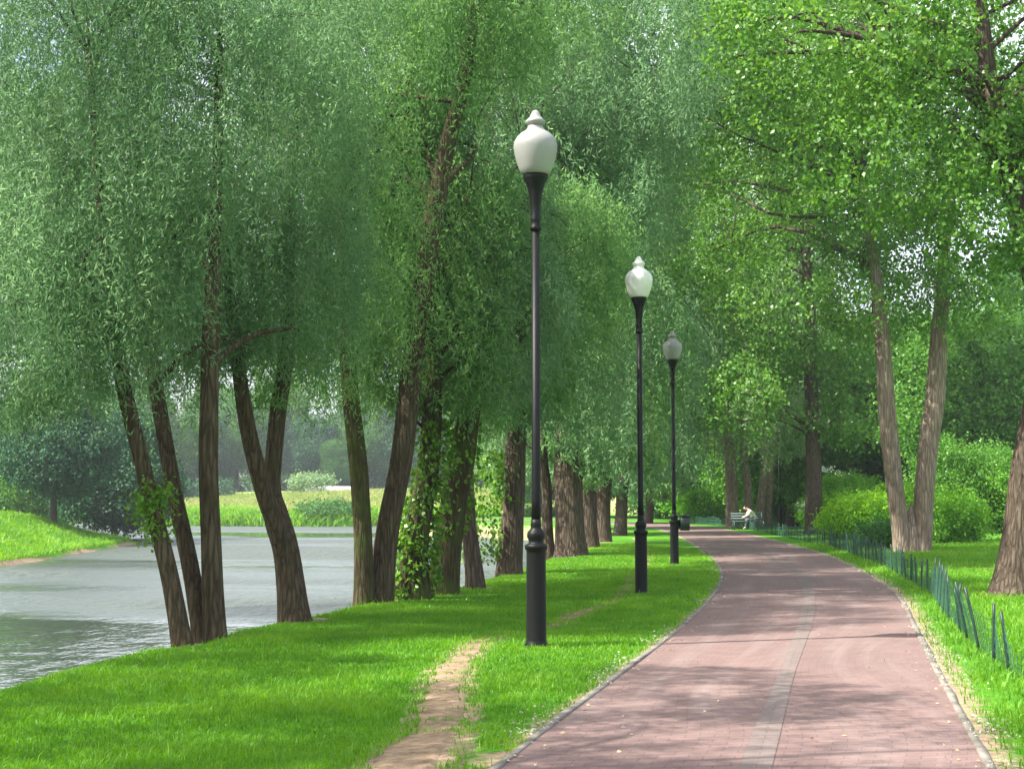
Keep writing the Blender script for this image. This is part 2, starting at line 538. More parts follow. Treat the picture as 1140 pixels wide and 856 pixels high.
LEs, REs = smooth_line(spline(LE, 300)), smooth_line(spline(RE, 300))
NI = 205
BANK = [(-6.0, -40), (-5.6, 0), (-5.2, 6), (-4.45, 11), (-3.95, 14.5), (-2.95, 18.2), (-2.2, 21), (-0.7, 26.4), (1.0, 37), (2.6, 55), (3.2, 75), (1.5, 88), (-3, 97), (-8, 104), (-10.5, 113), (-11, 140)]
WZ = -1.0
land_near = np.array(spline(BANK, 60).tolist() + [(-11, 400), (600, 400), (600, -60), (-6, -60)])
PEN = [(-60, 30), (-30, 43), (-19.6, 50.5), (-20.3, 60), (-21.3, 70), (-22.0, 79), (-24.0, 84), (-30, 90), (-45, 97), (-75, 100), (-200, 95), (-200, 20)]
land_pen = np.array(PEN)
FAR = [(-300, 176), (-80, 172), (-60, 165), (-44, 150), (-36, 138), (-24, 134), (-10, 134), (20, 130), (60, 130), (60, 900), (-600, 900), (-600, 180)]
land_far = np.array(FAR)


def sdist(poly, X, Y):
    """signed distance, positive inside"""
    P = poly; Q = np.roll(P, -1, axis=0)
    d = np.full(X.shape, 1e9); ins = np.zeros(X.shape, bool)
    for a, b in zip(P, Q):
        e = b - a
        t = np.clip(((X - a[0]) * e[0] + (Y - a[1]) * e[1]) / (e @ e + 1e-12), 0, 1)
        d = np.minimum(d, np.hypot(X - a[0] - e[0] * t, Y - a[1] - e[1] * t))
        cr = ((a[1] > Y) != (b[1] > Y))
        with np.errstate(divide='ignore', invalid='ignore'):
            xi = (b[0] - a[0]) * (Y - a[1]) / (b[1] - a[1] + 1e-12) + a[0]
        ins ^= cr & (X < xi)
    return np.where(ins, d, -d)


def height(X, Y):
    X = np.asarray(X, float); Y = np.asarray(Y, float); sh = X.shape
    X = X.ravel(); Y = Y.ravel()
    s1 = sdist(land_near, X, Y)
    xy = np.column_stack([X, Y, np.zeros_like(X)])
    xe = np.interp(Y, LEs[:, 1][:NI], LEs[:, 0][:NI])
    xr = np.interp(Y, REs[:, 1][:NI], REs[:, 0][:NI])
    off = smooth(0.0, 1.6, xe - X) + smooth(0.2, 3.0, X - xr)
    bump = (vnoise(xy + 5, 0.35) - 0.5) * 0.16 + (vnoise(xy + 9, 1.3) - 0.5) * 0.05
    bump = bump * off * (Y < 85) - 0.02 * off
    h1 = -2.2 + smooth(-1.6, 0.15, s1) * 2.15 + smooth(0.0, 1.3, s1) * 0.05 + np.where(s1 > 0, bump * smooth(0, 1, s1), 0)
    h1 = h1 + smooth(3, 30, X - xr) * 0.25 * (Y > 10)
    s2 = sdist(land_pen, X, Y)
    h2 = -2.2 + smooth(-1.5, 0.3, s2) * 1.42 + smooth(0.0, 7.5, s2) * 1.55 + (vnoise(xy + 2, 0.2) - 0.5) * 0.2 * smooth(0, 3, s2)
    s3 = sdist(land_far, X, Y)
    h3 = -2.2 + smooth(-2, 0.5, s3) * 1.5 + smooth(0, 4, s3) * 0.5 + smooth(3, 60, s3) * 2.3 * smooth(-75, -38, X) + smooth(3, 60, s3) * 1.0
    return np.maximum(np.maximum(h1, h2), h3).reshape(sh)


def Z(x, y):
    return float(height(np.array([x]), np.array([y]))[0])


TRAIL = [(-0.70, 5.0, 0.30), (-0.64, 7.8, 0.27), (-0.52, 10.0, 0.19), (-0.56, 12.4, 0.17), (-0.34, 14.6, 0.11), (0.2, 16.3, 0.07), (0.75, 18.7, 0.13), (1.45, 21.0, 0.11), (1.95, 23.7, 0.13), (2.75, 29.8, 0.16), (3.7, 37, 0.18), (4.3, 44, 0.2), (5.2, 56, 0.2)]
TR = spline(TRAIL, 120)
TR2 = spline([(40, 29, .5), (20, 31.5, .5), (14, 32.0, .5), (10.6, 32.3, .35)], 60)   # dirt track beyond the fence


def trail_mask(X, Y):
    d = np.full(X.shape, 9.0)
    for T in (TR, TR2):
        for a in T[::2]:
            d = np.minimum(d, np.hypot(X - a[0], (Y - a[1]) * 0.8) - a[2])
    return d


# ------------------------------------------------------------------ ground
def axis(segs):
    out = []
    for a, b, s in segs:
        out += list(np.arange(a, b, s))
    return np.array(out + [segs[-1][1]])


xs = axis([(-600, -120, 24), (-120, -40, 4), (-40, -14, 1.0), (-14, -7, 0.4), (-7, 13, 0.16), (13, 30, 0.8), (30, 120, 6), (120, 600, 40)])
ys = axis([(-60, -12, 4), (-12, 5, 0.6), (5, 46, 0.2), (46, 110, 0.9), (110, 260, 3), (260, 900, 30)])
X, Y = np.meshgrid(xs, ys)
Hh = height(X, Y)
V = np.stack([X, Y, Hh], -1).reshape(-1, 3)
nx, ny = len(xs), len(ys)
i = np.arange(ny - 1)[:, None] * nx; j = np.arange(nx - 1)[None, :]
Fq = np.stack([i + j, i + j + 1, i + nx + j + 1, i + nx + j], -1).reshape(-1, 4)
gm = bpy.data.materials.new('lawn')
t, n, l = nt(gm)
tc = n.new('ShaderNodeNewGeometry')
n1 = n.new('ShaderNodeTexNoise'); n1.inputs['Scale'].default_value = 0.35; n1.inputs['Detail'].default_value = 5
n2 = n.new('ShaderNodeTexNoise'); n2.inputs['Scale'].default_value = 14; n2.inputs['Detail'].default_value = 6; n2.inputs['Roughness'].default_value = 0.7
l.new(tc.outputs['Position'], n1.inputs['Vector']); l.new(tc.outputs['Position'], n2.inputs['Vector'])
r1 = ramp(n, [(0.3, (0.05, 0.17, 0.014)), (0.55, (0.085, 0.25, 0.02)), (0.75, (0.15, 0.33, 0.035))])
l.new(n1.outputs['Fac'], r1.inputs[0])
r2 = ramp(n, [(0.3, (0.45, 0.5, 0.4)), (0.65, (1.15, 1.12, 1.0))])
l.new(n2.outputs['Fac'], r2.inputs[0])
mx = n.new('ShaderNodeMixRGB'); mx.blend_type = 'MULTIPLY'; mx.inputs[0].default_value = 1
l.new(r1.outputs[0], mx.inputs[1]); l.new(r2.outputs[0], mx.inputs[2])
# dry seeding field beyond the water
ab = n.new('ShaderNodeAttribute'); ab.attribute_name = 'dry'
rd = ramp(n, [(0.35, (0.22, 0.30, 0.06)), (0.6, (0.36, 0.31, 0.14))])
n3 = n.new('ShaderNodeTexNoise'); n3.inputs['Scale'].default_value = 0.12; n3.inputs['Detail'].default_value = 4
l.new(tc.outputs['Position'], n3.inputs['Vector']); l.new(n3.outputs['Fac'], rd.inputs[0])
m2 = n.new('ShaderNodeMixRGB'); l.new(ab.outputs['Fac'], m2.inputs[0]); l.new(mx.outputs[0], m2.inputs[1]); l.new(rd.outputs[0], m2.inputs[2])
# bare soil and pale poplar fluff at the borders
aa = n.new('ShaderNodeAttribute'); aa.attribute_name = 'bare'
n4 = n.new('ShaderNodeTexNoise'); n4.inputs['Scale'].default_value = 5; n4.inputs['Detail'].default_value = 7; n4.inputs['Roughness'].default_value = 0.7
l.new(tc.outputs['Position'], n4.inputs['Vector'])
ad = n.new('ShaderNodeMath'); ad.operation = 'MULTIPLY_ADD'; ad.inputs[1].default_value = 1.5; 
sb = n.new('ShaderNodeMath'); sb.operation = 'SUBTRACT'; sb.inputs[1].default_value = 0.5
l.new(n4.outputs['Fac'], sb.inputs[0]); l.new(sb.outputs[0], ad.inputs[0]); l.new(aa.outputs['Fac'], ad.inputs[2])
cl = n.new('ShaderNodeMapRange'); cl.inputs['From Min'].default_value = 0.35; cl.inputs['From Max'].default_value = 0.6
l.new(ad.outputs[0], cl.inputs[0])
rs = ramp(n, [(0.3, (0.22, 0.15, 0.09)), (0.7, (0.40, 0.31, 0.22))])
l.new(n2.outputs['Fac'], rs.inputs[0])
m3 = n.new('ShaderNodeMixRGB'); l.new(cl.outputs[0], m3.inputs[0]); l.new(m2.outputs[0], m3.inputs[1]); l.new(rs.outputs[0], m3.inputs[2])
p = n.new('ShaderNodeBsdfPrincipled'); p.inputs['Roughness'].default_value = 0.95; p.inputs['Specular IOR Level'].default_value = 0.1
l.new(m3.outputs[0], p.inputs['Base Color'])
bp = n.new('ShaderNodeBump'); bp.inputs['Strength'].default_value = 0.7; bp.inputs['Distance'].default_value = 0.05
l.new(n2.outputs['Fac'], bp.inputs['Height']); l.new(bp.outputs[0], p.inputs['Normal'])
o = n.new('ShaderNodeOutputMaterial'); l.new(p.outputs[0], o.inputs[0])
ground = mesh_obj('ground', V, Fq, gm, None, True)
tag(ground, kind='structure')
xf, yf = X.ravel(), Y.ravel()
near = (yf > 4) & (yf < 60) & (xf > -8) & (xf < 40)
bare = np.zeros(len(xf))
bare[near] = 1 - smooth(-0.12, 0.3, trail_mask(xf[near], yf[near]))
xe = np.interp(yf, LEs[:, 1][:NI], LEs[:, 0][:NI]); xr = np.interp(yf, REs[:, 1][:NI], REs[:, 0][:NI])
edge = np.maximum((1 - smooth(0.05, 0.35, xe - xf)) * (xf < xe + .2), (1 - smooth(0.10, 0.5, xf - xr)) * (xf > xr - .2)) * (yf < 80)
bare = np.maximum(bare, edge * 0.62)
bare = np.maximum(bare, 0.25 * np.exp(-((xf + 0.05) / 0.6) ** 2 - ((yf - 9.3) / 1.6) ** 2))
s1 = sdist(land_near, xf, yf)
bare = np.maximum(bare, (1 - smooth(-0.15, 0.35, s1)) * (s1 > -3) * 0.55)
for fx, fy, fr in [(206, 714, .45), (234, 703, .5), (331, 686, .7), (404, 670, .45), (419, 668, .5), (461, 664, .6), (492, 658, .6), (529, 652, .5), (568, 638, .7), (635, 619, .9), (611, 618, .5), (657, 609, .7), (671, 604, .8), (597, 722, .16), (714, 660, .2), (751, 628, .2), (1015, 616, .9), (1128, 664, .8), (906, 594, 1.0)]:
    c_ = G(fx, fy)
    bare = np.maximum(bare, 0.75 * (1 - smooth(0.45 * fr, 1.35 * fr, np.hypot(xf - c_[0], yf - c_[1]))))
s2 = sdist(land_pen, xf, yf)
bare = np.maximum(bare, (1 - smooth(0.0, 0.7, s2)) * (s2 > -3) * 0.8)
s3 = sdist(land_far, xf, yf)
dry = smooth(9, 16, s3 + 5 * (vnoise(V + 1, 0.1) - .5)) * (1 - smooth(48, 62, s3)) * smooth(-75, -45, xf)
for nm, arr in (('bare', bare), ('dry', dry)):
    a = ground.data.attributes.new(nm, 'FLOAT', 'POINT'); a.data.foreach_set('value', arr.astype(np.float32))

# water
wm = bpy.data.materials.new('river_water')
t, n, l = nt(wm)
tc = n.new('ShaderNodeNewGeometry')
mp = n.new('ShaderNodeMapping'); mp.inputs['Scale'].default_value = (1.0, 0.55, 1.0)
l.new(tc.outputs['Position'], mp.inputs[0])
na = n.new('ShaderNodeTexNoise'); na.inputs['Scale'].default_value = 1.6; na.inputs['Detail'].default_value = 4; na.inputs['Roughness'].default_value = 0.6
nb = n.new('ShaderNodeTexNoise'); nb.inputs['Scale'].default_value = 0.25; nb.inputs['Detail'].default_value = 2
l.new(mp.outputs[0], na.inputs['Vector']); l.new(mp.outputs[0], nb.inputs['Vector'])
mh = n.new('ShaderNodeMath'); mh.operation = 'MULTIPLY'
mh2 = n.new('ShaderNodeMath'); mh2.operation = 'MULTIPLY'
l.new(na.outputs['Fac'], mh2.inputs[0]); l.new(nb.outputs['Fac'], mh2.inputs[1]); l.new(mh2.outputs[0], mh.inputs[0])
bp = n.new('ShaderNodeBump'); bp.inputs['Strength'].default_value = 0.9; bp.inputs['Distance'].default_value = 0.35
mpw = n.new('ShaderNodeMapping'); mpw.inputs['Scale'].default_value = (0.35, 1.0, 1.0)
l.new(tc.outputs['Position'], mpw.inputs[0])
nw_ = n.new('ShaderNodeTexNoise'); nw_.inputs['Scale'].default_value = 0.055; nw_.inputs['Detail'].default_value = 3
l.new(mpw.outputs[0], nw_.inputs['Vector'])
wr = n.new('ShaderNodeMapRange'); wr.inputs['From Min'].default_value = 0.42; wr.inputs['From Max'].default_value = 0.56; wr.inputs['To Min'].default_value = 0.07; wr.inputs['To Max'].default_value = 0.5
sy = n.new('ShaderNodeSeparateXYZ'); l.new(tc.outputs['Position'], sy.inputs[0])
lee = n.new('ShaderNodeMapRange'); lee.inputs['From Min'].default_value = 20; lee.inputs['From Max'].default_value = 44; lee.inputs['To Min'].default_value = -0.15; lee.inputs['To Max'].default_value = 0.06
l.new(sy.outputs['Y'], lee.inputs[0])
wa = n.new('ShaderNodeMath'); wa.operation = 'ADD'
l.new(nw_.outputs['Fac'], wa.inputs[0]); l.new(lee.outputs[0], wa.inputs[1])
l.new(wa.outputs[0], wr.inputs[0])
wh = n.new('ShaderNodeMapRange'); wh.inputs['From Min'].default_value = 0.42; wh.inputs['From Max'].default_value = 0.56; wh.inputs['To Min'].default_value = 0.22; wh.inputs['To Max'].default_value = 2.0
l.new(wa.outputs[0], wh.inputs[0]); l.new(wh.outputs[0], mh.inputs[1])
l.new(mh.outputs[0], bp.inputs['Height'])
p = n.new('ShaderNodeBsdfPrincipled'); p.inputs['Base Color'].default_value = (0.055, 0.07, 0.055, 1); p.inputs['Roughness'].default_value = 0.07
p.inputs['IOR'].default_value = 1.33; p.inputs['Specular IOR Level'].default_value = 0.9
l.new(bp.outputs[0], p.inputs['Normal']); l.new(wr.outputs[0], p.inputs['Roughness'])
o = n.new('ShaderNodeOutputMaterial'); l.new(p.outputs[0], o.inputs[0])
wv = np.array([(-400, -40, WZ), (12, -40, WZ), (12, 240, WZ), (-400, 240, WZ)], float)
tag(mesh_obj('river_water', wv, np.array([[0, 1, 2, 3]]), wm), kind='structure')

# ------------------------------------------------------------------ red path with its grey centre band and pale edging
def strip(name, L, R, z, mat, cols=2, uvscale=None):
    n_ = len(L)
    u = np.linspace(0, 1, cols)
    P = L[:, None, :2] * (1 - u[None, :, None]) + R[:, None, :2] * u[None, :, None]
    V = np.concatenate([P, np.full((n_, cols, 1), z)], -1).reshape(-1, 3)
    i = np.arange(n_ - 1)[:, None] * cols; j = np.arange(cols - 1)[None, :]
    Fq = np.stack([i + j, i + j + 1, i + cols + j + 1, i + cols + j], -1).reshape(-1, 4)
    o = mesh_obj(name, V, Fq, mat)
    me = o.data
    s = np.concatenate([[0], np.cumsum(np.linalg.norm(np.diff((L[:, :2] + R[:, :2]) / 2, axis=0), axis=1))])
    wdt = np.linalg.norm(R[:, :2] - L[:, :2], axis=1)
    UV = np.stack([np.repeat(s, cols), (u[None, :] * wdt[:, None]).ravel()], -1)
    uv = me.uv_layers.new(name='along')
    idx = np.empty(len(me.loops), np.int32); me.loops.foreach_get('vertex_index', idx)
    uv.data.foreach_set('uv', UV[idx].astype(np.float32).ravel())
    return o


def paving_mat(name, ca, cb, cc, rough=0.8):
    m = bpy.data.materials.new(name)
    t, n, l = nt(m)
    uv = n.new('ShaderNodeUVMap'); uv.uv_map = 'along'
    br = n.new('ShaderNodeTexBrick')
    br.inputs['Scale'].default_value = 1.0
    br.inputs['Brick Width'].default_value = 0.2; br.inputs['Row Height'].default_value = 0.1
    br.inputs['Mortar Size'].default_value = 0.004; br.inputs['Mortar Smooth'].default_value = 0.3
    br.inputs['Color1'].default_value = (*ca, 1); br.inputs['Color2'].default_value = (*cb, 1); br.inputs['Mortar'].default_value = (*cc, 1)
    mpn = n.new('ShaderNodeMapping'); mpn.inputs['Rotation'].default_value = (0, 0, math.pi / 2)
    l.new(uv.outputs[0], mpn.inputs[0]); l.new(mpn.outputs[0], br.inputs['Vector'])
    g = n.new('ShaderNodeNewGeometry')
    no = n.new('ShaderNodeTexNoise'); no.inputs['Scale'].default_value = 1.1; no.inputs['Detail'].default_value = 7; no.inputs['Roughness'].default_value = 0.65
    l.new(g.outputs['Position'], no.inputs['Vector'])
    rr = ramp(n, [(0.3, (0.86, 0.86, 0.87)), (0.7, (1.1, 1.08, 1.07))])
    l.new(no.outputs['Fac'], rr.inputs[0])
    mm = n.new('ShaderNodeMixRGB'); mm.blend_type = 'MULTIPLY'; mm.inputs[0].default_value = 1
    l.new(br.outputs['Color'], mm.inputs[1]); l.new(rr.outputs[0], mm.inputs[2])
    # worn dusty streaks running along the path
    mp2 = n.new('ShaderNodeMapping'); mp2.inputs['Scale'].default_value = (0.25, 2.2, 1)
    l.new(uv.outputs[0], mp2.inputs[0])
    n5 = n.new('ShaderNodeTexNoise'); n5.inputs['Scale'].default_value = 1.3; n5.inputs['Detail'].default_value = 6
    l.new(mp2.outputs[0], n5.inputs['Vector'])
    r5 = ramp(n, [(0.48, (0, 0, 0)), (0.8, (0.35, 0.35, 0.35))])
    l.new(n5.outputs['Fac'], r5.inputs[0])
    m5 = n.new('ShaderNodeMixRGB'); m5.inputs[2].default_value = (0.30, 0.25, 0.23, 1)
    l.new(r5.outputs[0], m5.inputs[0]); l.new(mm.outputs[0], m5.inputs[1])
    # small pale litter and fluff
    n6 = n.new('ShaderNodeTexNoise'); n6.inputs['Scale'].default_value = 38; n6.inputs['Detail'].default_value = 3
    l.new(g.outputs['Position'], n6.inputs['Vector'])
    r6 = ramp(n, [(0.66, (0, 0, 0)), (0.74, (0.5, 0.5, 0.5))])
    l.new(n6.outputs['Fac'], r6.inputs[0])
    m6 = n.new('ShaderNodeMixRGB'); m6.inputs[2].default_value = (0.45, 0.40, 0.36, 1)
    l.new(r6.outputs[0], m6.inputs[0]); l.new(m5.outputs[0], m6.inputs[1])
    p = n.new('ShaderNodeBsdfPrincipled'); p.inputs['Roughness'].default_value = rough; p.inputs['Specular IOR Level'].default_value = 0.3
    l.new(m6.outputs[0], p.inputs['Base Color'])
    bp = n.new('ShaderNodeBump'); bp.inputs['Strength'].default_value = 0.4; bp.inputs['Distance'].default_value = 0.004
    sm = n.new('ShaderNodeMath'); sm.operation = 'SUBTRACT'
    l.new(n6.outputs['Fac'], sm.inputs[0]); l.new(br.outputs['Fac'], sm.inputs[1])
    l.new(sm.outputs[0], bp.inputs['Height']); l.new(bp.outputs[0], p.inputs['Normal'])
    o = n.new('ShaderNodeOutputMaterial'); l.new(p.outputs[0], o.inputs[0])
    return m


red = paving_mat('red_paving', (0.195, 0.128, 0.116), (0.165, 0.11, 0.101), (0.11, 0.086, 0.079))
grey = paving_mat('grey_paving', (0.182, 0.142, 0.128), (0.157, 0.123, 0.112), (0.108, 0.088, 0.081))
tag(strip('path', LEs, REs, 0.004, red, 5), kind='structure')
f0 = 0.525
CL = LEs * (1 - f0) + REs * f0
dirv = norm(REs - LEs)
tag(strip('path_centre_band', CL - dirv * 0.1, CL + dirv * 0.1, 0.008, grey, 2), kind='structure')
kerbm = plain_mat('pale_concrete_edging', (0.165, 0.15, 0.125), 0.95, 0, 0.5, 4, 0.4)


def kerb(name, E, sgn):
    # concrete edging set a couple of centimetres proud, unevenly sunk into the turf
    k_ = E[E[:, 1] < 96] if True else E
    dv = norm(np.gradient(k_, axis=0)); nrm = np.column_stack([-dv[:, 1], dv[:, 0]]) * sgn
    k_ = spline(k_, 900); nrm = spline(nrm, 900)
    top = 0.016 + (vnoise(np.column_stack([k_, np.zeros(900)]), 0.9) - 0.5) * 0.02
    w = 0.055 + (vnoise(np.column_stack([k_, np.zeros(900)]) + 7, 2.0) - 0.5) * 0.03
    a = np.column_stack([k_, np.full(900, -0.05)]); b = np.column_stack([k_, top])
    c = np.column_stack([k_ + nrm * w[:, None], top]); d = np.column_stack([k_ + nrm * w[:, None], np.full(900, -0.05)])
    V = np.stack([a, b, c, d], 1).reshape(-1, 3)
    i = np.arange(899)[:, None] * 4; j = np.arange(3)[None, :]
    Fq = np.stack([i + j, i + j + 1, i + 4 + j + 1, i + 4 + j], -1).reshape(-1, 4)
    return tag(mesh_obj(name, V, Fq, kerbm), kind='structure')


kerb('kerb', LEs, 1)
kerb('kerb', REs, -1)

# worn dirt trail in the lawn
soil = bpy.data.materials.new('trodden_soil')
t, n, l = nt(soil)
g = n.new('ShaderNodeNewGeometry')
no = n.new('ShaderNodeTexNoise'); no.inputs['Scale'].default_value = 9; no.inputs['Detail'].default_value = 8; no.inputs['Roughness'].default_value = 0.75
l.new(g.outputs['Position'], no.inputs['Vector'])
r = ramp(n, [(0.3, (0.13, 0.09, 0.055)), (0.52, (0.27, 0.195, 0.13)), (0.75, (0.38, 0.29, 0.20))])
l.new(no.outputs['Fac'], r.inputs[0])
p = n.new('ShaderNodeBsdfPrincipled'); p.inputs['Roughness'].default_value = 1.0; p.inputs['Specular IOR Level'].default_value = 0.05
l.new(r.outputs[0], p.inputs['Base Color'])
bp = n.new('ShaderNodeBump'); bp.inputs['Strength'].default_value = 0.9; bp.inputs['Distance'].default_value = 0.02
l.new(no.outputs['Fac'], bp.inputs['Height']); l.new(bp.outputs[0], p.inputs['Normal'])
o = n.new('ShaderNodeOutputMaterial'); l.new(p.outputs[0], o.inputs[0])


def dirt(name, T, n_=500):
    T = spline(T, n_); cols = 7
    dv = norm(np.gradient(T[:, :2], axis=0)); nr = np.column_stack([-dv[:, 1], dv[:, 0]])
    q = np.column_stack([T[:, :2], np.zeros(n_)])
    w = T[:, 2]
    wl = w * (0.75 + 0.7 * (vnoise(q, 2.2) - .2)); wr = w * (0.75 + 0.7 * (vnoise(q + 20, 2.2) - .2))
    fade = smooth(0.0, 0.02, np.linspace(0, 1, n_))
    u = np.linspace(-1, 1, cols)
    offs = np.where(u[None, :] < 0, u[None, :] * wl[:, None], u[None, :] * wr[:, None])
    P = T[:, None, :2] + nr[:, None, :] * offs[..., None]
    z = height(P[..., 0], P[..., 1]) + 0.012 - 0.02 * (np.abs(u)[None, :] > 0.9)
    V = np.concatenate([P, z[..., None]], -1).reshape(-1, 3)
    i = np.arange(n_ - 1)[:, None] * cols; j = np.arange(cols - 1)[None, :]
    Fq = np.stack([i + j, i + j + 1, i + cols + j + 1, i + cols + j], -1).reshape(-1, 4)
    tag(mesh_obj(name, V, Fq, soil, None, True), kind='structure')


dirt('dirt_path', TR)
dirt('dirt_path', TR2)

# ------------------------------------------------------------------ grass
def blades(n_, xr_, yr_, h, w, keep_fn, yb=None, seed_tall=0.0):
    x = rng.uniform(xr_[0], xr_[1], n_)
    u = rng.random(n_)
    y = yr_[0] * (yr_[1] / yr_[0]) ** u if yb is None else rng.uniform(yr_[0], yr_[1], n_)
    k_ = keep_fn(x, y)
    x, y = x[k_], y[k_]; n_ = len(x)
    z = height(x, y)
    q = np.column_stack([x, y, z])
    sc = (y / 10.0) ** 0.55 if yb is None else np.ones(n_)
    pat = vnoise(q, 1.6) * 0.4 + vnoise(q + 40, 5.0) * 0.3 + vnoise(q + 80, 0.45) * 0.3
    hh = h * (0.45 + 1.1 * pat) * rng.uniform(0.5, 1.3, n_) * (0.8 + 0.2 * sc)
    tall = rng.random(n_) < seed_tall
    hh = np.where(tall, hh * 2.0, hh)
    ww = w * rng.uniform(0.6, 1.4, n_) * sc * 1.1
    ang = rng.uniform(0, 2 * np.pi, n_)
    s = np.column_stack([np.cos(ang), np.sin(ang), np.zeros(n_)])
    lean = rng.normal(size=(n_, 3)) * 0.42; lean[:, 2] = 0
    up = np.array([0, 0, 1.0])
    b0 = q - s * ww[:, None] / 2 - up * 0.01; b1 = q + s * ww[:, None] / 2 - up * 0.01
    m_ = q + (up + lean * 0.5) * hh[:, None] * 0.55
    tp = q + (up * 0.92 + lean * 1.3) * hh[:, None]
    V = np.stack([b0, b1, m_ + s * ww[:, None] * 0.38, tp, m_ - s * ww[:, None] * 0.38], 1)
    V = V.reshape(-1, 3)
    idx = np.arange(n_)[:, None] * 5
    F1 = np.concatenate([idx, idx + 1, idx + 2, idx + 4], 1)
    F2 = np.concatenate([idx + 4, idx + 2, idx + 3, idx + 3], 1)
    # tips as a quad with a tiny fourth corner would be degenerate: use triangles throughout instead
    tri = np.vstack([np.concatenate([idx, idx + 1, idx + 2], 1), np.concatenate([idx, idx + 2, idx + 4], 1), np.concatenate([idx + 4, idx + 2, idx + 3], 1)])
    tn = np.clip(pat * 0.7 + rng.random(n_) * 0.4 - 0.05, 0, 1)
    return V, tri, np.concatenate([tn, tn, tn])


def keep_left(x, y):
    e = np.interp(y, LEs[:, 1][:NI], LEs[:, 0][:NI])
    s = sdist(land_near, x, y)
    d = trail_mask(x, y)
    jit = rng.random(len(x))
    ok = (x < e - 0.06) & (s > -0.25) & (np.abs(x) < 0.42 * y + 1.5)
    q = np.column_stack([x, y, np.zeros_like(x)])
    patch = vnoise(q + 60, 1.8)
    ok &= (d > -0.03 + 0.14 * (patch - .5)) | (jit < 0.008)
    for fx, fy, fr in [(206, 714, .3), (234, 703, .35), (331, 686, .45), (404, 670, .3), (419, 668, .3), (461, 664, .4), (492, 658, .4), (529, 652, .3), (568, 638, .45), (635, 619, .6)]:
        c_ = G(fx, fy)
        ok &= np.hypot(x - c_[0], y - c_[1]) > fr * (0.7 + 0.9 * patch)
    ok &= (e - x > 0.10 + 0.28 * patch) | (jit < 0.3)
    ok &= ~((d < 0.16) & (jit > 0.5))
    wornz = np.exp(-((x + 0.05) / 0.5) ** 2 - ((y - 9.3) / 1.3) ** 2)      # thin turf beside the bottom of the trail
    ok &= ~((jit < wornz * 0.6) & (patch > 0.5))
    return ok


def keep_right(x, y):
    e = np.interp(y, REs[:, 1][:NI], REs[:, 0][:NI])
    jit = rng.random(len(x)); q = np.column_stack([x, y, np.zeros_like(x)])
    patch = vnoise(q + 60, 1.8)
    ok = (x > e + 0.1) & (x < 0.42 * y + 1.5)
    ok &= (x - e > 0.08 + 0.5 * patch) | (jit < 0.25)
    ok &= (trail_mask(x, y) > 0.0)
    return ok


ga = Acc()
V_, T_, tn_ = blades(850000, (-6.2, 5.5), (6.5, 48), 0.047, 0.0072, keep_left, None, 0.02)
tag(mesh_obj('grass', V_, T_, M['grass'], None, False, tn_), 'short bright green lawn grass between the river bank and the red path', 'grass', kind='stuff')
V_, T_, tn_ = blades(380000, (2.0, 20), (7.0, 48), 0.07, 0.009, keep_right, None, 0.04)
tag(mesh_obj('grass', V_, T_, M['grass'], None, False, tn_), 'lush grass along the fence side of the red path', 'grass', kind='stuff')
def keep_pen(x, y):
    s = sdist(land_pen, x, y)
    return s > 0.1
V_, T_, tn_ = blades(260000, (-48, -19), (46, 100), 0.16, 0.05, keep_pen, 1, 0.05)
tag(mesh_obj('grass', V_, T_, M['grass'], None, False, tn_), 'grass on the sloping headland across the water', 'grass', kind='stuff')
# reeds at the far shore
def keep_reed(x, y):
    s = sdist(land_far, x, y)
    return (s > -0.5) & (s < 9 + 4 * np.sin(x * 0.35))
V_, T_, tn_ = blades(60000, (-60, 5), (130, 160), 0.9, 0.16, keep_reed, 1)
tag(mesh_obj('reeds', V_, T_, M['grass'], None, False, tn_), 'green reeds fringing the far shore of the river', 'reeds', kind='stuff')
def keep_field(x, y):
    s = sdist(land_far, x, y)
    return (s > 8) & (s < 62)
V_, T_, tn_ = blades(90000, (-90, 10), (136, 205), 0.35, 0.14, keep_field, 1)
M['dryg'] = leaf_mat('dry_grass', (0.10, 0.22, 0.035), (0.21, 0.29, 0.07), (0.36, 0.30, 0.17), 0.3, 0.7, 0.06)
tag(mesh_obj('meadow_grass', V_, T_, M['dryg'], None, False, tn_), 'ripening tan meadow grass on the slope beyond the river', 'grass', kind='stuff')

# ------------------------------------------------------------------ lamps
HL = 5.6
_b = G(597, 722)
LAMP_SCALE = float(D(590, 125, _b[1])[2] / HL)
print('LAMP', LAMP_SCALE, D(711,290,G(714,660)[1])[2]/HL, D(748,372,G(751,628)[1])[2]/HL)


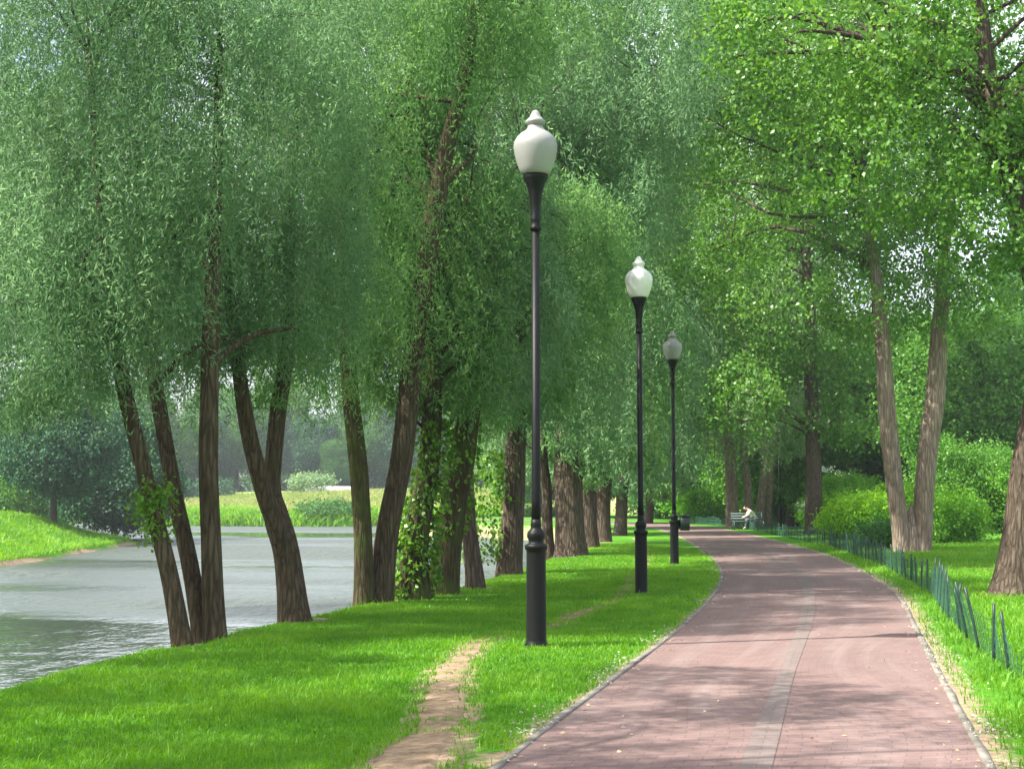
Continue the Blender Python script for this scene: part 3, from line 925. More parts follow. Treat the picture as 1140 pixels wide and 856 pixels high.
def make_lamp(root, globe_mat, zs=1.0):
    def lathe(prof, c, k=28):
        return lathe0([(a, b * zs) for a, b in prof], c, k)
    x, y, z = root.location
    c = np.array([x, y, z])
    V, Fq = lathe([(0.0, -0.05), (0.125, -0.05), (0.125, 0.03), (0.112, 0.05), (0.106, 0.08), (0.102, 0.95), (0.104, 0.985), (0.118, 0.995), (0.122, 1.02), (0.118, 1.04), (0.09, 1.05),
                       (0.078, 1.06), (0.082, 1.09), (0.098, 1.125), (0.092, 1.165), (0.062, 1.20), (0.055, 1.22), (0.06, 1.235), (0.056, 1.26), (0.052, 1.30), (0.0, 1.30)], c)
    mesh_obj('base', V, Fq, M['iron'], root, True)
    V, Fq = lathe([(0.0, 1.29), (0.049, 1.30), (0.048, 1.5), (0.043, 4.33), (0.0, 4.33)], c)
    mesh_obj('pole', V, Fq, M['iron'], root, True)
    V, Fq = lathe([(0, 4.31), (0.055, 4.31), (0.063, 4.325), (0.063, 4.345), (0.055, 4.36), (0.05, 4.40), (0.056, 4.42), (0.056, 4.44), (0.05, 4.46), (0.055, 4.56), (0.07, 4.70), (0.10, 4.80), (0.128, 4.855), (0.135, 4.88), (0.132, 4.905), (0.0, 4.905)], c)
    mesh_obj('lamp_collar', V, Fq, M['iron'], root, True)
    V, Fq = lathe([(0.0, 4.90), (0.140, 4.905), (0.158, 4.92), (0.178, 4.97), (0.205, 5.04), (0.225, 5.12), (0.236, 5.18), (0.238, 5.22), (0.230, 5.26), (0.205, 5.30),
                       (0.165, 5.345), (0.125, 5.37), (0.10, 5.39), (0.088, 5.41), (0.082, 5.43), (0.0, 5.435)], c, 36)
    mesh_obj('globe', V, Fq, globe_mat, root, True)
    V, Fq = lathe([(0.0, 5.425), (0.075, 5.43), (0.095, 5.445), (0.11, 5.465), (0.108, 5.485), (0.085, 5.505), (0.062, 5.53), (0.052, 5.555), (0.04, 5.58), (0.018, 5.6), (0.0, 5.602)], c, 24)
    mesh_obj('finial', V, Fq, globe_mat, root, True)


lamp_spots = [((597, 722), 'tall black lamp post with pale urn globe, nearest to the worn dirt trail', M['globe']),
              ((714, 660), 'black lamp post standing between the nearest post and the one with the bin', M['globe_sunlit']),
              ((751, 628), 'black lamp post carrying a small dark litter bin', M['globe']),
              ((692.5, 588), 'far black lamp post by the path bend, mostly hidden under the willow foliage', M['globe']),
              ((868.5, 591), 'thin dark lamp post across the path, behind the green fence', M['globe'])]
LP = []
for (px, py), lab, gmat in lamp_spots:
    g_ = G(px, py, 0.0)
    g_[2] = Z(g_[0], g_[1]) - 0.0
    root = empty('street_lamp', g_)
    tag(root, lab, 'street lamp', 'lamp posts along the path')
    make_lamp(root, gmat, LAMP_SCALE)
    LP.append(g_)

# litter bin on the third lamp
b0 = LP[2]
root = empty('litter_bin', b0 + np.array([0.24, 0, 0.82]))
tag(root, 'small dark litter bin fixed to the lamp post', 'litter bin')
ac = Acc()
k = 4
def rbox(c, sx, sy, z0, z1, t0=1.0, t1=1.0):
    P = [(-1, -.8), (-.8, -1), (.8, -1), (1, -.8), (1, .8), (.8, 1), (-.8, 1), (-1, .8)]
    V = [(c[0] + a * sx * s, c[1] + b * sy * s, z) for z, s in ((z0, t0), (z1, t1)) for a, b in P]
    V += [(c[0], c[1], z0), (c[0], c[1], z1)]
    F_ = [(q, (q + 1) % 8, 8 + (q + 1) % 8, 8 + q) for q in range(8)]
    F_ += [(16, (q + 2) % 8, (q + 1) % 8, q) for q in range(0, 8, 2)] + [(17, 8 + q, 8 + (q + 1) % 8, 8 + (q + 2) % 8) for q in range(0, 8, 2)]
    return np.array(V, float), np.array(F_)
cc = b0 + np.array([0.26, 0, 0])
V, Fq = rbox(cc, .12, .12, 0.82, 1.16, 0.88, 1.0); mesh_obj('body', V, Fq, M['bin'], root)
V, Fq = rbox(cc, .13, .13, 1.155, 1.21, 1.0, 0.85); mesh_obj('rim', V, Fq, M['bin'], root)
V, Fq = box(b0 + np.array([0.12, 0, 1.0]), (0.06, 0.05, 0.2)); mesh_obj('bracket', V, Fq, M['iron'], root)

# ------------------------------------------------------------------ fence of stakes and green net
FEN = [(3.75, 8.2), (4.15, 10.5), (4.62, 13), (4.95, 14.6), (5.2, 15.7), (6.0, 19), (6.95, 22.8), (8.7, 32), (10.0, 41), (10.75, 47), (11.5, 56), (12.3, 66), (12.7, 77), (12.2, 88), (9.5, 98)]
FS = spline(FEN, 2000)
seg = np.concatenate([[0], np.cumsum(np.linalg.norm(np.diff(FS, axis=0), axis=1))])
root = empty('fence', (FS[0][0], FS[0][1], 0))
tag(root, 'low sagging green net fence on dark stakes edging the path', 'fence')
stake_pos = []
s = 0.35
while s < seg[-1]:
    stake_pos.append(s); s += rng.uniform(0.85, 1.15) if s < 20 else (rng.uniform(0.8, 1.0) if s < 60 else 1.6)
stk = []
for kx, s in enumerate([q for q in stake_pos[:98] if q < 84]):
    x, y = np.interp(s, seg, FS[:, 0]), np.interp(s, seg, FS[:, 1])
    z = Z(x, y)
    h = rng.uniform(0.52, 0.66)
    lx, ly = rng.normal() * 0.045, rng.normal() * 0.04
    if kx == 2: lx, ly, h = 0.42, -0.1, 0.55
    P = np.array([(x, y, z - 0.1), (x + lx * .5, y + ly * .5, z + h * .5), (x + lx, y + ly, z + h)])
    V, Fq = tube(spline(P, 5), np.full(5, 0.016), 6)
    mesh_obj('stake', V, Fq, M['stake'], root, True)
    stk.append((P[0] + (0, 0, .1), P[2]))
# net: diagonal strands between neighbouring stakes, sagging at the near end
ac = Acc()
for kx in range(len(stk) - 1):
    (a0, a1), (b0_, b1) = stk[kx], stk[kx + 1]
    y = a0[1]
    sag = 0.45 if kx < 5 else (0.12 if kx < 9 else 0.03)
    if kx in (0, 3): sag = 0.6
    step = 0.11 if y < 14.6 else 0.10 if y < 22 else (0.15 if y < 45 else 0.25)
    th = 0.003 * max(1.0, y / 14.0)
    nw = max(3, int(np.linalg.norm(b0_ - a0) / step)); nh = max(3, int(0.5 / step))
    def pt(u, v):
        lo = a0 * (1 - u) + b0_ * u; hi = a1 * (1 - u) + b1 * u
        p_ = lo * (1 - v) + hi * v
        p_[2] -= sag * 4 * u * (1 - u) * v * 0.5
        p_[1] += 0.05 * math.sin(u * 7 + kx) * v
        return p_
    ht = rng.uniform(0.72, 0.95)
    lines_ = []
    for q in range(nh + 1):
        v = ht * q / nh
        lines_.append([pt(u, v) for u in np.linspace(0, 1, 6)])
    for q in range(nw + 1):
        u = q / nw
        lines_.append([pt(u, v) for v in np.linspace(0, ht, 4)])
    for Ln in lines_:
        V, Fq = tube(np.array(Ln), np.full(len(Ln), th), 3, cap=False)
        ac.add(V, Fq)
V, Fq = ac.get()
mesh_obj('net', V, Fq, M['net'], root)

# ------------------------------------------------------------------ bench and seated person by the far clump
bp0 = G(833, 589.5); bx, by = bp0[0], bp0[1]; bz = Z(bx, by)
root = empty('park_bench', (bx, by, bz))
tag(root, 'grey green park bench by the pale forked trunks', 'bench')
for q in range(5):
    V, Fq = box((bx, by - 0.2 + q * 0.1, bz + 0.45), (1.75, 0.075, 0.035)); mesh_obj('seat_slat', V, Fq, M['bench'], root)
for q in range(3):
    V, Fq = box((bx, by + 0.28 + q * 0.03, bz + 0.58 + q * 0.13), (1.75, 0.03, 0.09), 0, -0.22); mesh_obj('back_slat', V, Fq, M['bench'], root)
for sx in (-0.78, 0.78):
    for dy, ly in ((-0.22, -0.28), (0.22, 0.32)):
        mesh_obj('leg', *tube(np.array([(bx + sx, by + dy, bz + 0.46), (bx + sx, by + ly, bz - 0.02)]), np.full(2, 0.03), 8), M['bench'], root)
    mesh_obj('back_support', *tube(np.array([(bx + sx, by + 0.24, bz + 0.42), (bx + sx, by + 0.36, bz + 0.92)]), np.full(2, 0.025), 8), M['bench'], root)


def skin_body(name, joints, edges, radii, mat, parent, sub=2):
    me = bpy.data.meshes.new(name)
    me.from_pydata([tuple(np.array(j) - np.array(parent.location)) for j in joints], edges, [])
    o = bpy.data.objects.new(name, me); link(o); o.parent = parent
    sk = o.modifiers.new('s', 'SKIN')
    for v, r_ in zip(me.skin_vertices[0].data, radii):
        v.radius = (r_, r_)
    me.skin_vertices[0].data[0].use_root = True
    ss = o.modifiers.new('b', 'SUBSURF'); ss.levels = sub; ss.render_levels = sub
    me.materials.append(mat)
    return o


px_, py_, pz_ = bx + 0.25, by - 0.02, bz
person = empty('person', (px_, py_, pz_))
tag(person, 'person in a pale top and dark trousers leaning forward on the bench', 'person')
o_ = lambda a, b, c: (px_ + a, py_ + b, pz_ + c)
# body: seated side-on, trunk bent forward towards the left of the frame
J = [o_(0.10, 0, 0.58), o_(0.0, 0, 0.78), o_(-0.18, 0, 0.98), o_(-0.26, 0, 1.08), o_(-0.34, 0, 1.12), o_(-0.42, 0, 1.14), o_(-0.48, 0, 1.10),
     o_(0.08, -0.11, 0.55), o_(-0.34, -0.14, 0.54), o_(-0.42, -0.14, 0.12), o_(-0.56, -0.14, 0.05),
     o_(0.08, 0.11, 0.55), o_(-0.34, 0.14, 0.54), o_(-0.36, 0.14, 0.12), o_(-0.50, 0.14, 0.05),
     o_(-0.18, -0.20, 0.97), o_(-0.30, -0.22, 0.76), o_(-0.50, -0.12, 0.66), o_(-0.58, -0.08, 0.62),
     o_(-0.18, 0.20, 0.97), o_(-0.30, 0.22, 0.76), o_(-0.50, 0.12, 0.66), o_(-0.58, 0.08, 0.62)]
E = [(0, 1), (1, 2), (2, 3), (3, 4), (4, 5), (5, 6), (0, 7), (7, 8), (8, 9), (9, 10), (0, 11), (11, 12), (12, 13), (13, 14), (2, 15), (15, 16), (16, 17), (17, 18), (2, 19), (19, 20), (20, 21), (21, 22)]
Rr = [0.14, 0.13, 0.14, 0.06, 0.085, 0.10, 0.07, 0.10, 0.075, 0.05, 0.035, 0.10, 0.075, 0.05, 0.035, 0.06, 0.045, 0.035, 0.03, 0.06, 0.045, 0.035, 0.03]
skin_body('body', J, E, Rr, M['skin'], person)
skin_body('shirt', [J[0], J[1], J[2], o_(-0.22, 0, 1.03), J[15], J[16], J[19], J[20]], [(0, 1), (1, 2), (2, 3), (2, 4), (4, 5), (2, 6), (6, 7)], [0.158, 0.155, 0.165, 0.09, 0.08, 0.06, 0.08, 0.06], M['shirt'], person)
skin_body('trousers', [o_(0.12, 0, 0.56), J[7], J[8], J[9], J[11], J[12], J[13]], [(0, 1), (1, 2), (2, 3), (0, 4), (4, 5), (5, 6)], [0.15, 0.115, 0.09, 0.065, 0.115, 0.09, 0.065], M['trousers'], person)
skin_body('hair', [o_(-0.36, 0, 1.17), o_(-0.41, 0, 1.19), o_(-0.45, 0, 1.18)], [(0, 1), (1, 2)], [0.08, 0.10, 0.08], M['hair'], person)

# ------------------------------------------------------------------ near willows on the bank
def PT(pxs, d0, d1=None):
    """trunk polyline from picture points; distance goes from d0 at the base to d1 at the top"""
    d1 = d0 if d1 is None else d1
    out = []
    for q, (a, b) in enumerate(pxs):
        f = q / (len(pxs) - 1)
        out.append(D(a, b, d0 * (1 - f) + d1 * f))
    return out


def base(px, py):
    return float(G(px, py)[1])


def onground(P):
    P[0][2] = Z(P[0][0], P[0][1])
    return P


def blob(px, py, d, rx, ry, rz):
    return (D(px, py, d), np.array([rx, ry, rz]))


WL = 'willows along the river bank'
# 1: leaning single trunk, far left
d = 15.0
T1 = onground(PT([(206, 714), (188, 640), (163, 540), (141, 440), (127, 362), (112, 240), (100, 60)], d, 15.3))
cr = willow_crown([blob(60, 250, 15.8, 1.9, 1.4, 2.0), blob(120, 60, 16.4, 2.0, 1.5, 1.8), blob(-60, 330, 14, 1.6, 1.5, 1.6), blob(20, -120, 15, 2.2, 2, 1.4), blob(80, 170, 14.2, 1.7, .5, 1.6), blob(40, 330, 14.4, 1.4, .6, 1.1)],
                  4000, 34, 0.085, 0.0155, (0.5, 1.5), 0.40, 0.8, zmin=lambda x, y: 2.5 + 0.35 * np.sin(x * 2.1) - 0.45 * smooth(4.6, 5.4, -x))
sp = D(176, 572, 14.95)
ivy = broad_crown([(sp, np.array([0.17, 0.17, 0.26])), (sp + (-0.1, 0, 0.1), np.array([0.16, 0.15, 0.2]))], 60, 9, 0.07, 0.035, (0.05, 0.2), 0.3, 2.0)[0]
tree('willow_tree', 'leaning slim willow, leftmost trunk on the bank, with a leafy sprout halfway up', 'tree',
     [(T1, [0.105, 0.10, 0.095, 0.085, 0.07, 0.055, 0.03])], cr, M['bark_dark'], M['willow'], WL, ivy=ivy, nbr=13, rbr=0.05)
# 2: two stems from one base
T2a = onground(PT([(240, 703), (234, 620), (232, 500), (233, 400), (236, 300), (240, 200), (246, 40)], 15.3, 15.6))
T2b = onground(PT([(228, 703), (212, 640), (192, 540), (176, 440), (168, 390), (160, 300), (150, 150)], 15.35, 16.2))
cr = willow_crown([blob(230, 140, 16.9, 2.1, 1.5, 2.1), blob(170, 300, 17.6, 1.6, 1.3, 1.3), blob(290, 280, 17.2, 1.5, 1.3, 1.3), blob(250, -60, 16.5, 2.2, 2.0, 1.5), blob(230, 70, 14.6, 1.6, .5, 1.5), blob(150, 290, 14.8, .9, .4, .8)],
                  4200, 34, 0.088, 0.016, (0.4, 1.5), 0.41, 0.8, zmin=lambda x, y: 2.85 + 0.35 * np.sin(x * 1.7 + 1))
tree('willow_tree', 'twin stemmed willow, one stem upright and one leaning over the water', 'tree',
     [(T2a, [0.125, 0.12, 0.11, 0.10, 0.09, 0.07, 0.03]), (T2b, [0.105, 0.10, 0.095, 0.085, 0.075, 0.06, 0.03])], cr, M['bark_dark'], M['willow'], WL, nbr=13, rbr=0.05)
# 3: stout forked trunk
T3 = onground(PT([(331, 686), (322, 620), (308, 575), (303, 540), (309, 470), (316, 400), (322, 280), (330, 100)], 18.2, 18.6))
T3b = PT([(320, 640), (309, 590), (294, 548), (281, 500), (272, 450), (262, 380), (250, 260)], 18.2, 17.4)
cr = willow_crown([blob(330, 200, 19.8, 2.2, 1.6, 2.4), blob(250, 330, 18.8, 1.5, 1.3, 1.4), blob(370, 330, 20.2, 1.3, 1.3, 1.6), blob(330, -20, 19.5, 2.4, 2.0, 1.9), blob(300, 470, 18.3, .45, .4, .9), (np.array([-7.6, 24.5, 7.2]), np.array([3.0, 3.5, 2.6])), (np.array([-10.5, 29.0, 8.0]), np.array([3.0, 3.2, 2.6]))],
                 4800, 32, 0.10, 0.019, (0.4, 1.5), 0.40, 0.75, zmin=lambda x, y: 2.55 + 0.4 * np.sin(x * 2.3 + 2))
tree('willow_tree', 'stout willow forking low, its thick ridged trunk leaning towards the water', 'tree',
     [(T3, [0.20, 0.18, 0.17, 0.12, 0.11, 0.10, 0.08, 0.04]), (T3b, [0.08, 0.12, 0.12, 0.11, 0.10, 0.08, 0.04])], cr, M['bark_dark'], M['willow2'], WL, ridges=0.1, nbr=16, rbr=0.06)
# 4, 5: leaning pair
T4 = onground(PT([(404, 670), (403, 600), (397, 500), (389, 420), (384, 330), (380, 200)], 20.7, 20.9))
cr = willow_crown([blob(390, 230, 23, 1.6, 1.3, 1.8), blob(350, 350, 22.6, 1.3, 1.2, 1.1), blob(390, 90, 23.5, 2.2, 1.6, 2.2)],
                  2000, 24, 0.125, 0.025, (0.4, 1.4), 0.42, 0.8, zmin=lambda x, y: 3.0 + 0.4 * np.sin(x * 2.5))
tree('willow_tree', 'slim willow standing close beside the tall curved willow trunk', 'tree',
     [(T4, [0.15, 0.145, 0.14, 0.125, 0.10, 0.04])], cr, M['bark_moss'], M['willow'], WL)
T5 = onground(PT([(419, 668), (430, 590), (447, 500), (457, 420), (470, 340), (480, 260), (496, 180), (522, 60), (530, -60)], 21.0, 21.4))
cr = willow_crown([blob(470, 20, 23.5, 2.4, 1.7, 1.9), blob(560, -60, 21.5, 2.2, 2.0, 1.5), blob(430, 180, 23.8, 1.4, 1.2, 1.5), blob(440, 330, 24, 1.3, 1.0, 1.1), blob(520, 250, 25, 1.6, 1.2, 1.8), blob(530, 40, 20.6, 1.2, .5, 0.9)],
                  2900, 24, 0.125, 0.026, (0.4, 1.4), 0.46, 0.8, zmin=3.2)
tree('willow_tree', 'tall sinuous willow trunk curving up towards the top of the canopy', 'tree',
     [(T5, [0.20, 0.185, 0.175, 0.17, 0.165, 0.16, 0.14, 0.10, 0.06])], cr, M['bark_dark'], M['willow2'], WL, nbr=20, rbr=0.06)


def ivy_on(P, R, z0, z1, n_, L=0.09, W=0.075, out=(0.02, 0.16)):
    Q = spline(np.column_stack([P, R]), 40)
    z = rng.uniform(z0, z1, n_)
    zz = Q[:, 2]
    o_s = np.argsort(zz)
    x = np.interp(z, zz[o_s], Q[o_s, 0]); y = np.interp(z, zz[o_s], Q[o_s, 1]); r_ = np.interp(z, zz[o_s], Q[o_s, 3])
    a = rng.uniform(0, 2 * np.pi, n_)
    rr = r_ + rng.uniform(out[0], out[1], n_) * (0.5 + vnoise(np.column_stack([a * 1.5, z * 2.2, z * 0]) + 3, 1.0) * 1.4)
    B = np.column_stack([x + np.cos(a) * rr, y + np.sin(a) * rr, z])
    k_ = vnoise(np.column_stack([np.cos(a) * 1.3, np.sin(a) * 1.3, z * 1.6]) + 9, 1.0) > 0.36
    B = B[k_]; a = a[k_]
    Dr = norm(np.column_stack([np.cos(a), np.sin(a), -0.8 * np.ones(len(a))]) + rng.normal(size=(len(a), 3)) * 0.5)
    return leaf_quads(B, Dr, L * rng.uniform(0.7, 1.2, len(a)), W, rng.random(len(a)))


# 6: ivy clad trunk
d = base(460, 664)
T6 = onground(PT([(461, 664), (463, 610), (470, 560), (478, 510), (482, 440), (484, 330)], d, d))
cr = willow_crown([blob(480, 360, d, 1.3, 1.3, 1.5), blob(500, 250, d + 1, 1.4, 1.4, 1.6)], 1100, 22, 0.13, 0.028, (0.4, 1.3), 0.42, 0.8, zmin=3.0)
tree('willow_tree', 'willow trunk thickly clothed in ivy leaves down to the grass', 'tree',
     [(T6, [0.26, 0.22, 0.2, 0.18, 0.15, 0.05])], cr, M['bark_moss'], M['willow2'], WL, nbr=14, ivy=ivy_on(T6, [0.26, .22, .2, .18, .15, .05], 0.0, 2.9, 2600))
# 7: mossy leaning trunk
d = base(492, 658)
T7 = onground(PT([(492, 658), (500, 600), (508, 550), (516, 505), (524, 440), (534, 330)], d, d))
cr = willow_crown([blob(540, 330, d, 1.5, 1.5, 1.7), blob(520, 200, d + 1, 1.7, 1.5, 1.6)], 1300, 22, 0.135, 0.028, (0.4, 1.3), 0.42, 0.8, zmin=lambda x, y: 3.0 + 0.3 * np.sin(3 * x))
tree('willow_tree', 'mossy green willow trunk leaning right beside the ivy clad one', 'tree',
     [(T7, [0.25, 0.24, 0.23, 0.22, 0.17, 0.05])], cr, M['bark_moss'], M['willow'], WL, nbr=14, ridges=0.1, ivy=ivy_on(T7, [0.25, .24, .23, .22, .17, .05], 1.0, 2.9, 380, out=(0.0, 0.05)))
# 8: narrow trunk
d = base(529, 652)
T8 = onground(PT([(529, 652), (526, 610), (521, 560), (518, 500), (516, 430)], d, d))
cr = willow_crown([blob(560, 400, d + 2, 1.5, 1.5, 1.3), blob(600, 280, d + 2, 2.0, 1.8, 1.9)], 1500, 22, 0.14, 0.03, (0.4, 1.3), 0.42, 0.7, zmin=lambda x, y: 3.2 + 0.3 * np.sin(3 * x))
tree('willow_tree', 'narrow brown willow trunk between the mossy one and the leafy dark one', 'tree',
     [(T8, [0.17, 0.15, 0.13, 0.11, 0.05])], cr, M['bark_brown'], M['willow2'], WL, nbr=16)
# 9: dark thick trunk with ivy on its water side
d = base(568, 638)
T9 = onground(PT([(568, 638), (571, 580), (574, 530), (577, 480), (580, 400), (584, 300)], d, d))
cr = willow_crown([blob(600, 380, d, 2.2, 1.8, 1.9), blob(620, 220, d + 1, 2.4, 2, 2.4), blob(560, 110, d + 2, 3, 2.4, 2.6), blob(660, 40, d + 2, 3.2, 3, 3.0), blob(640, 150, d + 4, 3.0, 3, 2.6), blob(600, 20, d + 4, 3, 3, 2.6)], 5200, 22, 0.155, 0.034, (0.5, 1.6), 0.41, 0.6, zmin=lambda x, y: 2.9 + 0.3 * np.sin(3 * x))
iv = ivy_on([p_ - np.array([0.55, 0, 0]) for p_ in T9], [0.2, .25, .25, .2, .17, .05], 0.2, 2.6, 1300, 0.11, 0.09, (0.0, 0.25))
tree('willow_tree', 'thick dark willow trunk with a leafy ivy bush on its river side', 'tree',
     [(T9, [0.27, 0.25, 0.24, 0.23, 0.18, 0.06])], cr, M['bark_brown'], M['willow'], WL, nbr=22, ivy=iv, ridges=0.1)
# 10..: thick trunks further along
specs = [((611, 618), [(611, 618), (609, 570), (606, 520), (604, 450)], [0.18, 0.15, 0.14, 0.08], 'slender willow trunk in the dark gap before the broad grey one'),
         ((635, 619), [(635, 619), (634, 560), (632, 510), (628, 440)], [0.42, 0.40, 0.38, 0.18], 'broad grey brown willow trunk, widest of the row'),
         ((657, 609), [(657, 609), (657, 570), (655, 530), (654, 470)], [0.28, 0.25, 0.24, 0.12], 'dull brown willow trunk just past the broad one'),
         ((671, 604), [(671, 604), (672, 570), (674, 530), (675, 470)], [0.32, 0.29, 0.27, 0.12], 'last stout willow trunk before the path bend')]
for q, (bpx, pts, rad, lab) in enumerate(specs):
    d = base(*bpx)
    T = onground(PT(pts, d, d))
    a, b = pts[-1]
    cr = willow_crown([blob(a, b + 5, d, 2.6, 2.2, 2.0), blob(a + 20, b - 90, d + 2, 3.2, 3, 3.0), blob(a + 10, b - 230, d + 3, 3.6, 3, 3.2)],
                      1500, 20, 0.0052 * d, 0.0013 * d, (0.5, 1.9), 0.40, 0.5, zmin=lambda x, y: 2.5 + 0.45 * np.sin(1.9 * x))
    tree('willow_tree', lab, 'tree', [(T, rad)], cr, M['bark_brown'], M['willow'] if q % 2 else M['willow2'], WL, nbr=16, ridges=0.1)
# further willows at the bend, hanging low
for q, (px, d, lab) in enumerate([(690, 62, 'far willow behind the thick trunks at the start of the bend'), (722, 92, 'far dark willow standing over the path bend'),
                                  (652, 74, 'far willow between the river and the bend'), (765, 104, 'farthest broad willow closing the view beyond the bend')]):
    b = D(px, 590, d); b[2] = Z(b[0], b[1])
    T = [b, b + (0.1, 0, 1.5), b + (0.2, 0, 3.2), b + (0, 0, 5.5)]
    cr = willow_crown([(b + (0, 0, 5.0), np.array([4.5, 3.5, 3.2])), (b + (0.8, 1, 9.5), np.array([4.6, 4, 4.2])), (b + (-1, 1, 13.0), np.array([4.2, 4, 3.4]))],
                      2000, 18, 0.0045 * d, 0.0014 * d, (0.8, 2.4), 0.38, 0.35, zmin=lambda x, y: 2.2 + 0.5 * np.sin(1.1 * x))
    tree('willow_tree', lab, 'tree', [(T, [0.3, 0.27, 0.24, 0.1])], cr, M['bark_brown'], M['willow2'] if q % 2 else M['willow'], WL, nbr=12, k=12)

# hanging foliage cover high above the path from the willow with the deepest crown
# one more willow of the row beside the viewer, its crown overhead
b = np.array([-5.6, 5.6, 0.0]); b[2] = Z(b[0], b[1])
T = [b, b + (0.1, 0.1, 2), b + (0.2, 0.2, 4.5), b + (0.4, 0.6, 7.5)]
zcut = lambda x, y: np.where(x > -0.385 * y - 0.8, np.maximum(4.4, 2.6 + 0.40 * np.maximum(y, 0)), 3.4)
cr = willow_crown([(b + (0.2, -0.2, 6.6), np.array([2.3, 2.4, 2.0])), (b + (0.9, 3.6, 7.6), np.array([2.1, 1.9, 1.7])), (b + (-0.5, -3.8, 6.6), np.array([2.4, 2.4, 2.0])), (b + (1.8, 0.6, 8.6), np.array([2.2, 2.6, 1.2])), (b + (-1.4, 2.0, 5.8), np.array([2.2, 2.2, 1.8])), (b + (-1.6, 5.2, 6.4), np.array([2.0, 1.5, 1.5]))],
                  5200, 24, 0.10, 0.024, (0.4, 1.2), 0.50, 0.55, zmin=zcut)
tree('willow_tree', 'willow of the bank row beside the viewer, shading the foreground lawn from overhead', 'tree', [(T, [0.2, 0.17, 0.14, 0.06])], cr, M['bark_dark'], M['willow'], WL, nbr=16)

# ------------------------------------------------------------------ right hand trees
RT = 'trees on the fence side of the path'
d = base(906, 594)
R1 = onground(PT([(906, 594), (906, 540), (904, 470), (902, 400), (900, 320), (890, 200)], d, d))
cr = broad_crown([blob(895, 330, d, 5.2, 4, 4.2), blob(840, 200, d, 5.0, 4, 4.2), blob(950, 190, d, 4.6, 4, 4.0), blob(880, 60, d, 6.0, 5, 4.2), blob(830, 440, d - 3, 1.8, 2.0, 1.8), blob(935, 460, d, 1.8, 2, 1.2)],
                 5200, 17, 0.18, 0.14, (0.4, 1.1), 0.42, 0.45)
tree('poplar_tree', 'tall dark straight trunk with a broad crown standing behind the green fence', 'tree',
     [(R1, [0.42, 0.36, 0.33, 0.32, 0.26, 0.12])], cr, M['bark_brown'], M['poplar'], RT, nbr=40, rbr=0.14)
d = base(1015, 616)
R2a = onground(PT([(1004, 616), (1002, 590), (996, 540), (990, 480), (984, 410), (978, 340), (960, 200)], d, d))
R2b = onground(PT([(1025, 616), (1027, 590), (1030, 530), (1037, 470), (1045, 400), (1048, 330), (1060, 200)], d + .1, d))
R2c = PT([(1014, 618), (1014, 600), (1014, 584), (1015, 560)], d + .05, d + .05)
cr = broad_crown([blob(990, 320, d, 2.2, 2.2, 1.5), blob(1050, 330, d, 2.0, 2.2, 1.3), blob(960, 190, d, 2.8, 2.6, 2.5), blob(1060, 160, d, 2.8, 2.6, 2.7), blob(1010, 20, d, 3.5, 3.2, 2.6), blob(880, 60, d, 3.6, 3.4, 3.2), blob(780, 90, d - 2, 3.6, 3.2, 3.2), blob(700, 20, d - 2, 3.4, 3.2, 2.8), blob(800, 240, d + 6, 3.2, 3, 2.6)],
                 6500, 16, 0.115, 0.09, (0.3, 0.8), 0.42, 0.6)
tree('poplar_tree', 'pale barked poplar splitting into a wide V near the ground', 'tree',
     [(R2a, [0.24, 0.25, 0.25, 0.25, 0.23, 0.2, 0.08]), (R2b, [0.26, 0.28, 0.28, 0.28, 0.26, 0.22, 0.08]), (R2c, [0.27, 0.26, 0.18, 0.03])], cr, M['bark_pale'], M['poplar'], RT, nbr=40, rbr=0.09)
d = base(1128, 664)
R3 = onground(PT([(1128, 664), (1134, 600), (1146, 520), (1158, 440), (1166, 370), (1150, 290), (1126, 210), (1108, 130), (1096, 40), (1084, -80)], d, d))
R3b = PT([(1150, 640), (1160, 560), (1180, 460), (1240, 330)], d + .1, d + .6)
cr = broad_crown([blob(1080, 60, d, 2.6, 2.2, 1.8), blob(1000, 170, d - .5, 1.7, 1.5, 1.2), blob(1120, 230, d - 1, 1.4, 1.2, 0.8), blob(930, 40, d, 2.2, 2.2, 1.5), blob(1200, 200, d, 2.0, 2.0, 2.2), blob(1050, -140, d, 3, 2.6, 1.4)],
                 3400, 16, 0.085, 0.07, (0.2, 0.55), 0.45, 0.9)
tree('poplar_tree', 'massive grey trunk by the fence, half outside the view, its limb arching overhead', 'tree',
     [(R3, [0.36, 0.3, 0.27, 0.25, 0.24, 0.22, 0.19, 0.15, 0.12, 0.08]), (R3b, [0.2, 0.18, 0.15, 0.1])], cr, M['bark_brown'], M['poplar'], RT, nbr=60, rbr=0.07, ridges=0.1)
# clump of leaning trunks behind the bench
d = 78.0
CLp = [[(815, 587), (815, 550), (813, 510), (808, 460)], [(833, 587), (832, 550), (830, 520), (826, 470)], [(845, 587), (849, 550), (853, 515), (858, 460)], [(853, 587), (856, 550), (858, 520), (864, 470)]]
trs = [(onground(PT(c_, d + q * .3, d)), [0.42, 0.36, 0.34, 0.2] if q == 0 else [0.3, 0.26, 0.22, 0.12]) for q, c_ in enumerate(CLp)]
cr = willow_crown([blob(835, 420, d, 5.0, 4.0, 4.0), blob(800, 340, d, 4.5, 4, 4.0), blob(860, 340, d, 4.5, 4, 3.5), blob(830, 250, d + 2, 5.5, 5, 5), blob(869, 455, d - 10.2, 2.0, 1.2, 1.9), blob(869, 440, d - 10.2, 1.4, 1.0, 1.6)], 2800, 18, 0.34, 0.10, (0.8, 2.6), 0.40, 0.35, zmin=lambda x, y: 3.6 + 0.8 * np.sin(0.9 * x))
tree('willow_tree', 'clump of pale leaning willow trunks behind the park bench', 'tree', trs, cr, M['bark_pale'], M['pale'], RT, nbr=22, rbr=0.12, k=14)

